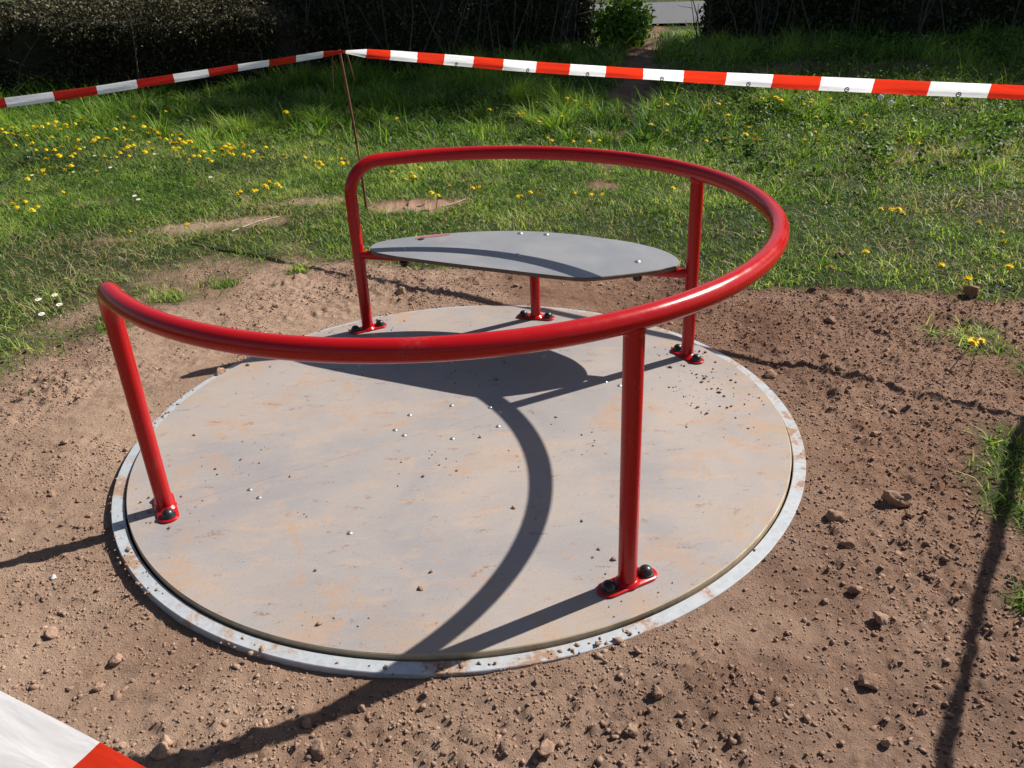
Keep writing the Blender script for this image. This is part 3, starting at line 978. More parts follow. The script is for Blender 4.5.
clod('clod at the bottom centre of the picture in front of the ring', 0.1, -1.208, 0.018, 0.85, 8)
clod('clod beside the handrail shadow at the bottom left of centre', -0.307, -1.146, 0.018, 0.9, 9)
clod('reddish clod right of the front post, in line with the flat topped clod', 0.834, -0.975, 0.017, 0.7, 10)
clod('loose clod close to the ring on the front right side', 0.824, -0.884, 0.017, 0.8, 13)
clod('light lump on the soil left of the ring', -0.936, -0.75, 0.018, 0.8, 14)
clod('lump of soil near the near tape in the lower left', -0.597, -1.114, 0.018, 0.8, 15)
clod('jagged dark clod on the soil under the seat, behind the platform', -0.229, 1.245, 0.026, 1.0, 16)
clod('brown clod beside the left end of the handrail', -0.85, 0.52, 0.026, 0.85, 17)
clod('rounded pale clod in the green tuft at the right', 1.80, 0.27, 0.030, 0.85, 18)
clod('small dark clod on the lawn right of the handrail', 1.78, 1.27, 0.028, 0.8, 19)
clod('whitish grey flat pebble left of the ring', -1.016, -0.545, 0.013, 0.45, 20, M['slab'], 'pebble', 'pebble', 0.1, None)
# small nameless lumps in clusters
lump_spots = [(-0.62, -1.09), (-0.64, -1.12), (-0.28, -1.10), (-0.33, -1.12), (0.33, -1.17), (0.36, -1.16), (0.62, -0.98), (0.92, -0.75), (0.98, -0.86), (1.15, -0.72), (1.2, -0.3), (1.25, 0.0), (1.3, 0.15),
              (1.5, 0.3), (1.6, 0.45), (1.7, 0.6), (1.35, 0.75), (1.1, 0.55), (0.95, 0.75), (0.6, 1.15), (0.3, 1.2), (-0.5, 1.3), (-0.7, 1.15), (-0.95, 0.85), (-1.1, 0.6), (-1.25, 0.4), (-1.2, 0.1), (-1.15, -0.2),
              (-1.0, -0.35), (-0.8, -0.88), (-0.72, -0.95), (-0.45, -1.18), (0.45, -1.28), (0.55, -1.2), (-1.35, 0.75), (-1.45, 0.55), (1.85, 0.5), (1.95, 0.35), (1.45, -0.15), (0.68, -1.28)]
lx = np.array([p[0] for p in lump_spots]) + rng.normal(0, .03, len(lump_spots)); ly = np.array([p[1] for p in lump_spots]) + rng.normal(0, .03, len(lump_spots))
for i in range(len(lump_spots)):
    clod('small lump of dry soil lying on the bare ground around the platform', float(lx[i]), float(ly[i]), float(rng.uniform(0.009, 0.017)), 0.8, 100 + i, group='small soil lumps around the platform')

# ------------------------------------------------------------------ grass
def blades(name, P, h, w, lean, tint, material, segs=2, bdir=None):
    """tapered curved blades standing at P"""
    n = len(P)
    a = rng.random(n) * 2 * PI                       # facing
    b = a + rng.normal(PI / 2, 0.6, n)               # lean direction
    if bdir is not None:
        b = bdir + rng.normal(0, 0.35, n); a = b + rng.normal(PI / 2, 0.5, n)
    levels = np.linspace(0, 1, segs + 1)
    vs = []
    for i, t in enumerate(levels):
        off = lean * h * t ** 1.8
        z = h * (t - 0.28 * np.minimum(lean, 1.6) * t ** 2.4)
        c = P + np.stack([np.cos(b) * off, np.sin(b) * off, z], 1)
        if i < segs:
            ww = w * (1 - 0.75 * t ** 1.5) * 0.5
            e = np.stack([np.cos(a) * ww, np.sin(a) * ww, 0 * ww], 1)
            vs += [c - e, c + e]
        else:
            vs.append(c)
    K = len(vs)
    V = np.stack(vs, 1).reshape(-1, 3)
    o = np.arange(n) * K
    q = []
    for i in range(segs - 1):
        q.append(np.stack([o + 2 * i, o + 2 * i + 1, o + 2 * i + 3, o + 2 * i + 2], 1))
    q = np.concatenate(q) if q else np.zeros((0, 4), int)
    tr_ = np.stack([o + 2 * (segs - 1), o + 2 * (segs - 1) + 1, o + 2 * segs], 1)
    loops = np.concatenate([q.ravel(), tr_.ravel()])
    starts = np.concatenate([np.arange(len(q)) * 4, len(q) * 4 + np.arange(len(tr_)) * 3])
    me = raw_mesh(name, V, loops, starts, [material], True, attrs={'tint': np.repeat(tint, K)})
    return link(bpy.data.objects.new(name, me))

def scatter(n, ylo, yhi, pad=0.9):
    y = rng.uniform(ylo, yhi, n)
    xl = -1.0 - 0.60 * (y + 1.4) - pad; xr = 1.9 + 0.75 * y + pad
    x = xl + (xr - xl) * rng.random(n)
    return x, y, (np.mean(xr - xl)) * (yhi - ylo)

def drytint(x, y):
    """extra straw share"""
    d = 0.04 + 0.20 * sstep(0.55, 0.7, fbm(x, y, 1.6, 3, 61))
    d = d + 0.45 * np.exp(-(((x - 2.7) / 0.55) ** 2 + ((y - 1.95) / 0.28) ** 2))
    d = d + 0.45 * np.exp(-(((x + 1.1) / 0.55) ** 2 + ((y - 2.55) / 0.36) ** 2)) + 0.35 * np.exp(-(((x + 2.0) / 0.5) ** 2 + ((y - 2.1) / 0.45) ** 2))
    d = d + 0.35 * np.exp(-(((x + 1.75) / 0.4) ** 2 + ((y - 1.7) / 0.5) ** 2))
    d = d + 0.40 * np.exp(-(((x - 3.5) / 1.0) ** 2 + ((y - 3.0) / 0.40) ** 2)) * sstep(0.4, 0.6, fbm(x, y, 3.3, 3, 161)) * 1.6
    d = d + 0.30 * sstep(1.6, 2.4, x) * sstep(0.50, 0.62, fbm(x, y, 2.6, 3, 162))
    return np.clip(d, 0, 0.78)

def tallness(x, y):
    t = sstep(4.3, 5.6, y + 0.9 * (fbm(x, y, 0.9, 3, 63) - 0.5) + 0.25 * np.minimum(x, 1.5))
    t = np.maximum(t, sstep(1.75, 2.4, x + 0.35 * (y - 1.6) + 0.8 * (fbm(x, y, 1.1, 3, 64) - 0.5)) * sstep(1.7, 2.3, y) * 0.8)
    return t

# short turf
parts = []
for (ylo, yhi, cnt) in ((0.1, 2.2, 60000), (2.2, 4.0, 105000), (4.0, 6.8, 85000)):
    x, y, A = scatter(cnt, ylo, yhi)
    parts.append((x, y))
x = np.concatenate([p[0] for p in parts]); y = np.concatenate([p[1] for p in parts])
for cx, cy, r in TUFTS:
    k = int(420 * r / 0.1)
    x = np.concatenate([x, rng.normal(cx, r * 0.85, k)]); y = np.concatenate([y, rng.normal(cy, r * 0.85, k)])
s = soil_mask(x, y)
keep = (rng.random(len(x)) > s * 1.12) & (rng.random(len(x)) > 0.75 * tallness(x, y)) & (np.hypot(x, y) > 1.06) & (rng.random(len(x)) > 0.55 * drytint(x, y))
x, y = x[keep], y[keep]
n = len(x)
patch = fbm(x, y, 3.2, 3, 66)
h = (0.020 + 0.042 * rng.random(n) ** 1.4) * (0.55 + 0.95 * patch) * (1 + 0.55 * sstep(2.5, 5.5, y))
tint = np.clip(rng.normal(0.36, 0.24, n) + 0.9 * (patch - 0.5) + 0.9 * (fbm(x, y, 1.4, 3, 168) - 0.5) + 0.7 * (fbm(x, y, 9, 2, 166) - 0.5), 0, 0.78)
dry = rng.random(n) < drytint(x, y)
tint = np.where(dry, rng.uniform(0.85, 1.0, n), tint)
P = np.stack([x, y, ground_z(x, y) - 0.004], 1)
o = blades('lawn_grass', P, h, rng.uniform(0.0028, 0.0055, n), rng.uniform(0.3, 1.7, n), tint, M['grass'], 2)
tag(o, 'short green lawn grass with yellowed blades behind the bare soil', 'grass', kind='stuff')

# long grass of the rough bank: thin cover plus dense tufts that splay outwards
X_, Y_, D_, H_, T_ = [], [], [], [], []
for (ylo, yhi, cnt) in ((1.3, 4.0, 20000), (4.0, 7.0, 42000), (7.0, 12.5, 52000), (12.5, 17, 14000), (17, 40, 16000)):
    x, y, A = scatter(cnt, ylo, yhi)
    X_.append(x); Y_.append(y); D_.append(rng.random(cnt) * 2 * PI); H_.append(rng.uniform(.5, .85, cnt)); T_.append(rng.normal(-.08, .05, cnt))
for (ylo, yhi, cnt, per) in ((1.6, 4.0, 420, 42), (4.0, 7.0, 1700, 50), (7.0, 12.5, 1700, 42)):
    cx, cy, A = scatter(cnt, ylo, yhi)
    rad = rng.uniform(0.03, 0.10, cnt); ht = rng.uniform(0.7, 1.9, cnt) * (0.6 + 0.8 * fbm(cx, cy, 1.0, 2, 167))
    k = np.repeat(np.arange(cnt), per); m = len(k)
    aa = rng.random(m) * 2 * PI; rr = np.sqrt(rng.random(m)) * rad[k]
    X_.append(cx[k] + rr * np.cos(aa)); Y_.append(cy[k] + rr * np.sin(aa)); D_.append(aa); H_.append(ht[k] * rng.uniform(.6, 1.1, m)); T_.append(rng.normal(0.06, .17, cnt)[k])
x = np.concatenate(X_); y = np.concatenate(Y_); bd = np.concatenate(D_); hk = np.concatenate(H_); tt = np.concatenate(T_)
tl = tallness(x, y)
clump = fbm(x, y, 2.1, 3, 67)
keep = (rng.random(len(x)) < tl * (0.35 + 1.1 * sstep(0.36, 0.60, clump))) & (rng.random(len(x)) > soil_mask(x, y) * 1.06)
x, y, clump, bd, hk, tt = x[keep], y[keep], clump[keep], bd[keep], hk[keep], tt[keep]
n = len(x)
h = (0.08 + 0.08 * rng.random(n)) * hk * (0.45 + 1.1 * clump) * np.interp(y, [1.5, 4, 6, 9, 13, 40], [0.55, 0.85, 1.2, 1.45, 1.1, 1.3]) * (1 - 0.30 * sstep(0.8, 2.2, x) * sstep(5.2, 4.2, y))
tint = np.clip(rng.normal(0.44, 0.2, n) + 1.3 * (fbm(x, y, 1.2, 3, 68) - 0.5) + 0.10 * (hk - 1) + tt, 0, 0.86)
dry = rng.random(n) < 0.5 * drytint(x, y)
tint = np.where(dry, rng.uniform(0.92, 1.0, n), tint)
P = np.stack([x, y, ground_z(x, y) - 0.006], 1)
o = blades('long_grass', P, h, rng.uniform(0.004, 0.009, n) * np.interp(y, [2, 8, 17, 40], [.9, 1.2, 1.5, 3.5]), rng.uniform(0.25, 1.5, n), tint, M['tallgrass'], 3, bd)
tag(o, 'long tufted grass on the rough bank below the hedges', 'grass', kind='stuff')

# dead straw
x, y, A = scatter(26000, 1.0, 7.0)
keep = (rng.random(len(x)) < drytint(x, y) ** 1.5 * 1.1) & (rng.random(len(x)) > 0.75 * soil_mask(x, y)) & (np.hypot(x, y) > 1.3)
x, y = x[keep], y[keep]; n = len(x)
P = np.stack([x, y, ground_z(x, y) + rng.uniform(0, 0.02, n)], 1)
o = blades('straw_litter', P, rng.uniform(0.03, 0.10, n), rng.uniform(0.002, 0.004, n), rng.uniform(1.2, 3.2, n), rng.random(n), M['straw'], 3)
tag(o, 'bleached dead stalks lying among the grass', 'straw', kind='stuff')

# broad leaved weeds in the turf
def leafcloud(name, P, nrm_up, L, Wd, tint, material, parent=None):
    """leaves: 6-gon pointed leaves with random orientation; nrm_up 0..1 = how much the normals look up"""
    n = len(P)
    d = rng.normal(size=(n, 3)); d[:, 2] = np.abs(d[:, 2]) * nrm_up * 3 + d[:, 2] * (1 - nrm_up)
    d /= np.linalg.norm(d, axis=1)[:, None]
    t = rng.normal(size=(n, 3)); t -= d * (t * d).sum(1)[:, None]; t /= np.linalg.norm(t, axis=1)[:, None]
    s = np.cross(d, t)
    L = L[:, None]; Wd = Wd[:, None]
    fold = d * Wd * 0.18
    pts = [P - t * L * .5, P - t * L * .1 + s * Wd * .5 + fold, P + t * L * .28 + s * Wd * .36 + fold, P + t * L * .5, P + t * L * .28 - s * Wd * .36 + fold, P - t * L * .1 - s * Wd * .5 + fold]
    V = np.stack(pts, 1).reshape(-1, 3)
    o = np.arange(n) * 6
    f = np.concatenate([np.stack([o, o + 1, o + 2, o + 3], 1), np.stack([o, o + 3, o + 4, o + 5], 1)])
    me = raw_mesh(name, V, f.ravel(), np.arange(len(f)) * 4, [material], False, attrs={'tint': np.repeat(tint, 6)})
    return link(bpy.data.objects.new(name, me), parent)
x, y, A = scatter(90000, 0.3, 8.0)
wp = sstep(0.45, 0.65, fbm(x, y, 2.7, 3, 69))
wp = wp + 1.0 * sstep(1.4, 2.4, x) * sstep(2.6, 3.6, y)
keep = (rng.random(len(x)) < 0.12 + 0.7 * wp) & (rng.random(len(x)) > 1.1 * soil_mask(x, y)) & (np.hypot(x, y) > 1.1)
x, y = x[keep], y[keep]; n = len(x)
L = rng.uniform(0.010, 0.026, n) * np.interp(y, [1, 4, 7], [0.9, 1.25, 2.0])
P = np.stack([x, y, ground_z(x, y) + rng.uniform(0.004, 0.03, n) * np.interp(y, [1, 4, 7], [0.8, 1.3, 3.5]) * (1 + 1.6 * sstep(1.4, 2.4, x) * sstep(2.6, 3.6, y))], 1)
TW = np.clip(rng.normal(.5, .22, n), 0, 1)
# upright leafy weeds on the rough bank
nw = 1100
wx = rng.uniform(-2.5, 8, nw); wy = rng.uniform(2.4, 7.8, nw)
kk = (rng.random(nw) < 0.10 + 0.9 * sstep(0.8, 2.0, wx) * (0.3 + 0.7 * sstep(0.42, 0.6, fbm(wx, wy, 1.7, 3, 171)))) & (tallness(wx, wy) > 0.4) & (rng.random(nw) > soil_mask(wx, wy))
wx, wy = wx[kk], wy[kk]
per = 34; k = np.repeat(np.arange(len(wx)), per); m = len(k)
hh = rng.uniform(0.06, 0.20, len(wx)); ww = rng.uniform(0.04, 0.10, len(wx))
dd = rng.normal(size=(m, 3)); dd /= np.linalg.norm(dd, axis=1)[:, None]; dd *= rng.random(m)[:, None] ** .4
WP = np.stack([wx[k] + dd[:, 0] * ww[k], wy[k] + dd[:, 1] * ww[k], ground_z(wx, wy)[k] + hh[k] * (0.5 + 0.5 * dd[:, 2])], 1)
WL = rng.uniform(0.018, 0.045, m)
wt = np.clip(rng.normal(0.42, 0.25, len(wx))[k] + rng.normal(0, .15, m), 0, 1)
P = np.concatenate([P, WP]); L = np.concatenate([L, WL]); TW = np.concatenate([TW, wt]); n = len(P)
o = leafcloud('weed_leaves', P, 0.6, L, L * rng.uniform(.45, .8, n), TW, M['weed'])
tag(o, 'low clover and dandelion leaves mixed into the turf', 'weeds', kind='stuff')

# ------------------------------------------------------------------ hedges, shrub, trees
def twigs(name, boxes, count, length, rad, material, parent, up=0.6):
    (x0, x1), (y0, y1), (z0, z1) = boxes
    b = MB()
    for i in range(count):
        p = Vector((rng.uniform(x0, x1), rng.uniform(y0, y1), rng.uniform(z0, z1 * .6)))
        d = Vector((rng.normal(0, .5), rng.normal(0, .5), rng.uniform(.3, 1) * up * 1.6)).normalized()
        L = rng.uniform(.5, 1) * length
        q = p + d * L * .5 + Vector(rng.normal(0, .03, 3)); e = q + (d + Vector(rng.normal(0, .35, 3))).normalized() * L * .5
        b.sweep([p, q, e], [rad, rad * .75, rad * .3], 4, cap=False)
    return b.build(name, material, parent, smooth=False)

def hedge(label, spine, width, height, nleaf, leafsize, material, ntwig, seed, start_len=0.6):
    """spine: list of (x, y) ; leaves fill an uneven mass that follows it"""
    cx = sum(p[0] for p in spine) / len(spine); cy = sum(p[1] for p in spine) / len(spine)
    t = thing('hedge', label, 'hedge', (cx, cy, 0), None)
    sp = np.array(spine, float)
    seg = np.hypot(*(sp[1:] - sp[:-1]).T); cum = np.r_[0, np.cumsum(seg)]
    u = rng.random(nleaf) * cum[-1]
    px = np.interp(u, cum, sp[:, 0]); py = np.interp(u, cum, sp[:, 1])
    # shell bias: leaves are thick near the outside
    ang_ = rng.random(nleaf) * PI
    rad_ = rng.random(nleaf) ** 0.26
    lum = 0.80 + 0.40 * fbm(u * 1.0 + seed, ang_ * 1.2, 1.3, 4, seed)
    ends = np.minimum(np.minimum(1, 0.55 + 0.45 * (cum[-1] - u) / 0.6), np.where(start_len > 1, 0.27, 0.55) + np.where(start_len > 1, 0.73, 0.45) * np.minimum(1, u / start_len))
    ca_, sa_ = np.cos(ang_), np.sin(ang_)
    sup = 1 / (np.abs(ca_) ** 9 + sa_ ** 9) ** (1 / 9)           # squared-off section
    qy = ca_ * sup * rad_ * width * 0.5 * lum * ends
    qz = sa_ * sup * rad_ * height * (0.5 + 0.5 * lum) * ends * (0.88 + 0.24 * fbm(u, u * 0, 0.6, 3, seed + 5))
    qy = qy * (0.66 + 0.34 * sstep(0.35, 0.95, qz / height))        # the foot is thinner than the top
    P = np.stack([px + rng.normal(0, .05, nleaf) - cx, py + qy - cy, np.maximum(0.01, qz)], 1)
    L = leafsize * rng.uniform(.6, 1.4, nleaf)
    leafcloud('foliage', P, 0.3, L, L * .55, np.clip(rng.normal(.5, .25, nleaf) , 0, 1), material, t)
    # solid core in place of inner branches, added to block sunlight through the hedge
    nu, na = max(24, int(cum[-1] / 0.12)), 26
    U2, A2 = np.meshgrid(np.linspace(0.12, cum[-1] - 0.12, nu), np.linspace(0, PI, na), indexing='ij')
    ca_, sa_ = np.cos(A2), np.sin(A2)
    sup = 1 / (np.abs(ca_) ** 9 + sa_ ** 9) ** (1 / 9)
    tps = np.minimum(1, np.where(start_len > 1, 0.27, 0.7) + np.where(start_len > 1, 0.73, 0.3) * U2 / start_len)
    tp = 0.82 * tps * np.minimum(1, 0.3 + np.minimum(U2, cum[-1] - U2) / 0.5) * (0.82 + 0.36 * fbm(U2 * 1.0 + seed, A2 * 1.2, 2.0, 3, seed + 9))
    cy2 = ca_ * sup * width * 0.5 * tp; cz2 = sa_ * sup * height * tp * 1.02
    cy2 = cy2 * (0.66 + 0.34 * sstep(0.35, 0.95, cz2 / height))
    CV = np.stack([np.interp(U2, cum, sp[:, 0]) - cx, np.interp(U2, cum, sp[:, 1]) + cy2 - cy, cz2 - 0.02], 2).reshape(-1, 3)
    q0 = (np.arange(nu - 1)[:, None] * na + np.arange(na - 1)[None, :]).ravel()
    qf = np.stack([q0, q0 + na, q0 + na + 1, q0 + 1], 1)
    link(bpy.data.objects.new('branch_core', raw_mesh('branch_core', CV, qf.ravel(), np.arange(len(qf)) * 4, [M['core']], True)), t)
    b = MB()
    rs = np.random.default_rng(seed)
    for i in range(ntwig):
        uu = rs.random() * cum[-1]
        p = Vector((float(np.interp(uu, cum, sp[:, 0])) - cx + rs.normal(0, width * .12), float(np.interp(uu, cum, sp[:, 1])) - cy + rs.normal(0, width * .2), -0.02))
        d = Vector((rs.normal(0, .25), rs.normal(0, .30), 1)).normalized()
        hh = height * rs.uniform(.6, 1.0) * (min(1.0, 0.27 + 0.73 * uu / start_len) if start_len > 1 else 1.0)
        q = p + d * hh * .5; e = q + (d + Vector(rs.normal(0, .25, 3))).normalized() * hh * .5
        b.sweep([p, q, e], [0.012, 0.008, 0.003], 5, cap=False)
        for k in range(3):
            s0 = p.lerp(e, rs.uniform(.35, .9)); d2 = Vector((rs.normal(0, .7), rs.normal(0, .7), rs.uniform(0.1, .8))).normalized()
            b.sweep([s0, s0 + d2 * rs.uniform(.12, .4)], [0.004, 0.0015], 4, cap=False)
    b.build('stems', M['twig'], t, smooth=False)
    return t
hedge('low clipped hedge with sunlit olive brown top at the upper left', [(-16, 11.3), (-9, 10.8), (-5, 10.4), (-2.7, 10.1), (-1.5, 10.3)], 3.4, 1.07, 340000, 0.040, M['hedge_olive'], 260, 31)
hedge('dark twiggy hedge between the low clipped hedge and the path', [(-1.9, 10.5), (-0.6, 10.4), (0.3, 10.6), (1.4, 11.5), (2.4, 11.5)], 1.9, 2.4, 120000, 0.052, M['hedge_dark'], 300, 32)
hedge('tall dark hedge in deep shade right of the path', [(4.15, 11.0), (7, 10.3), (10, 9.7), (14, 9.4)], 2.6, 3.6, 250000, 0.066, M['hedge_dark'], 300, 33, 3.2)

def bush(name, label, x, y, r, h, nleaf, leafsize, material, cat='shrub'):
    t = thing(name, label, cat, (x, y, 0))
    d = rng.normal(size=(nleaf, 3)); d /= np.linalg.norm(d, axis=1)[:, None]
    rad = rng.random(nleaf) ** .5 * (0.35 + 1.3 * fbm(d[:, 0] * 2 + 9, d[:, 1] * 2 + d[:, 2], 1.1, 3, 77))
    P = d * rad[:, None] * np.array([r, r, h * .55]); P[:, 2] += h * .48; P[:, 2] = np.maximum(P[:, 2], .01)
    L = leafsize * rng.uniform(.6, 1.4, nleaf)
    leafcloud('foliage', P, 0.5, L, L * .6, np.clip(rng.normal(.5, .25, nleaf), 0, 1), material, t)
    twigs('stems', ((-r * .4, r * .4), (-r * .4, r * .4), (0, .1)), 14, h * .8, 0.006, M['twig'], t)
    return t
bush('shrub', 'small sunlit bright green shrub at the left side of the path gap', 2.78, 10.75, 0.40, 0.72, 3600, 0.075, M['shrub'])

def tree(label, x, y, crown_r, z0, z1, nleaf, seed):
    t = thing('shade_tree', label, 'tree', (x, y, 0))
    rs = np.random.default_rng(seed)
    b = MB()
    b.sweep([(0, 0, -.1), (0.05, 0, z0 * .6), (0.0, .1, z0 + .8), (.1, 0, (z0 + z1) * .5), (0, 0, z1 * .9)], [.26, .2, .17, .11, .03], 12)
    cents = []
    for i in range(64):
        a = rs.random() * 6.28; zz = rs.uniform(z0, z1); f = math.sin(min(1, max(0.12, (zz - z0 + .6) / (z1 - z0 + .9))) * PI) ** .6
        rr = crown_r * f * rs.uniform(.1, 1.0) ** .6
        e = Vector((rr * math.cos(a), rr * math.sin(a), zz)); s0 = Vector((0.03, 0.03, max(z0 * .7, zz - rr * .7)))
        b.sweep([s0, s0.lerp(e, .5) + Vector((0, 0, .15)), e], [.07, .045, .015], 6, cap=False)
        cents.append(e)
    b.build('trunk', M['bark'], t)
    C_ = np.array([c[:] for c in cents])
    k = rs.integers(0, len(C_), nleaf)
    P = C_[k] + rs.normal(size=(nleaf, 3)) * np.array([.62, .62, .5])
    L = rs.uniform(.10, .19, nleaf)
    leafcloud('crown', P, 0.4, L, L * .6, rs.random(nleaf), M['tree'], t)
    return t
tree('broad leaved tree right of the view whose crown shades the hedge and bank', 13.4, 11.8, 2.4, 2.4, 10.6, 60000, 5)
tree('second leafy tree further right of the view behind the tall hedge', 17.4, 12.0, 2.8, 2.6, 10.8, 40000, 6)
tree('tallest tree with a high crown right of the view behind the tall hedge', 11.4, 12.6, 1.3, 9.2, 12.2, 28000, 12)
tree('slender tree right of the view in front of the tall hedge', 14.0, 9.5, 0.9, 4.5, 8.3, 20000, 9)

# ------------------------------------------------------------------ dandelions, seed heads, daisies, twigs
def dandelion_mesh(seed, stem):
    rs = np.random.default_rng(seed)
    b = MB()
    b.mi = 1
    b.sweep([(0, 0, -stem), (rs.normal(0, .006), rs.normal(0, .006), -stem * .5), (0, 0, 0)], 0.0016, 5, cap=False)
    b.mi = 0
    R0 = 0.0175
    n = 18
    for ringr, z, droop in ((1.0, 0.000, -.002), (0.75, 0.0035, 0), (0.45, 0.006, 0.002)):
        v = [(0, 0, z)]; f = []
        for k in range(n * 2):
            a = PI * k / n + ringr * 2
            r = R0 * ringr * (1.0 if k % 2 == 0 else 0.62) * rs.uniform(.9, 1.1)
            v.append((r * math.cos(a), r * math.sin(a), z + 0.003 * (1 - ringr) + droop + rs.uniform(0, .002)))
        for k in range(n * 2):
            f.append((0, 1 + k, 1 + (k + 1) % (n * 2)))
        b.add(v, f)
    b.mi = 1
    b.lathe([(0.002, -0.010), (0.006, -0.006), (0.0075, -0.0015), (0.004, 0.0008)], n=10, close=False)
    me = bpy.data.meshes.new('dandelion')
    me.from_pydata(b.v, [], b.f)
    me.materials.append(M['petal']); me.materials.append(M['stem'])
    me.polygons.foreach_set('material_index', b.m)
    me.update()
    return me
DM = {st_: [dandelion_mesh(i, st_ + 0.06) for i in range(3)] for st_ in (0.05, 0.07, 0.09, 0.16)}
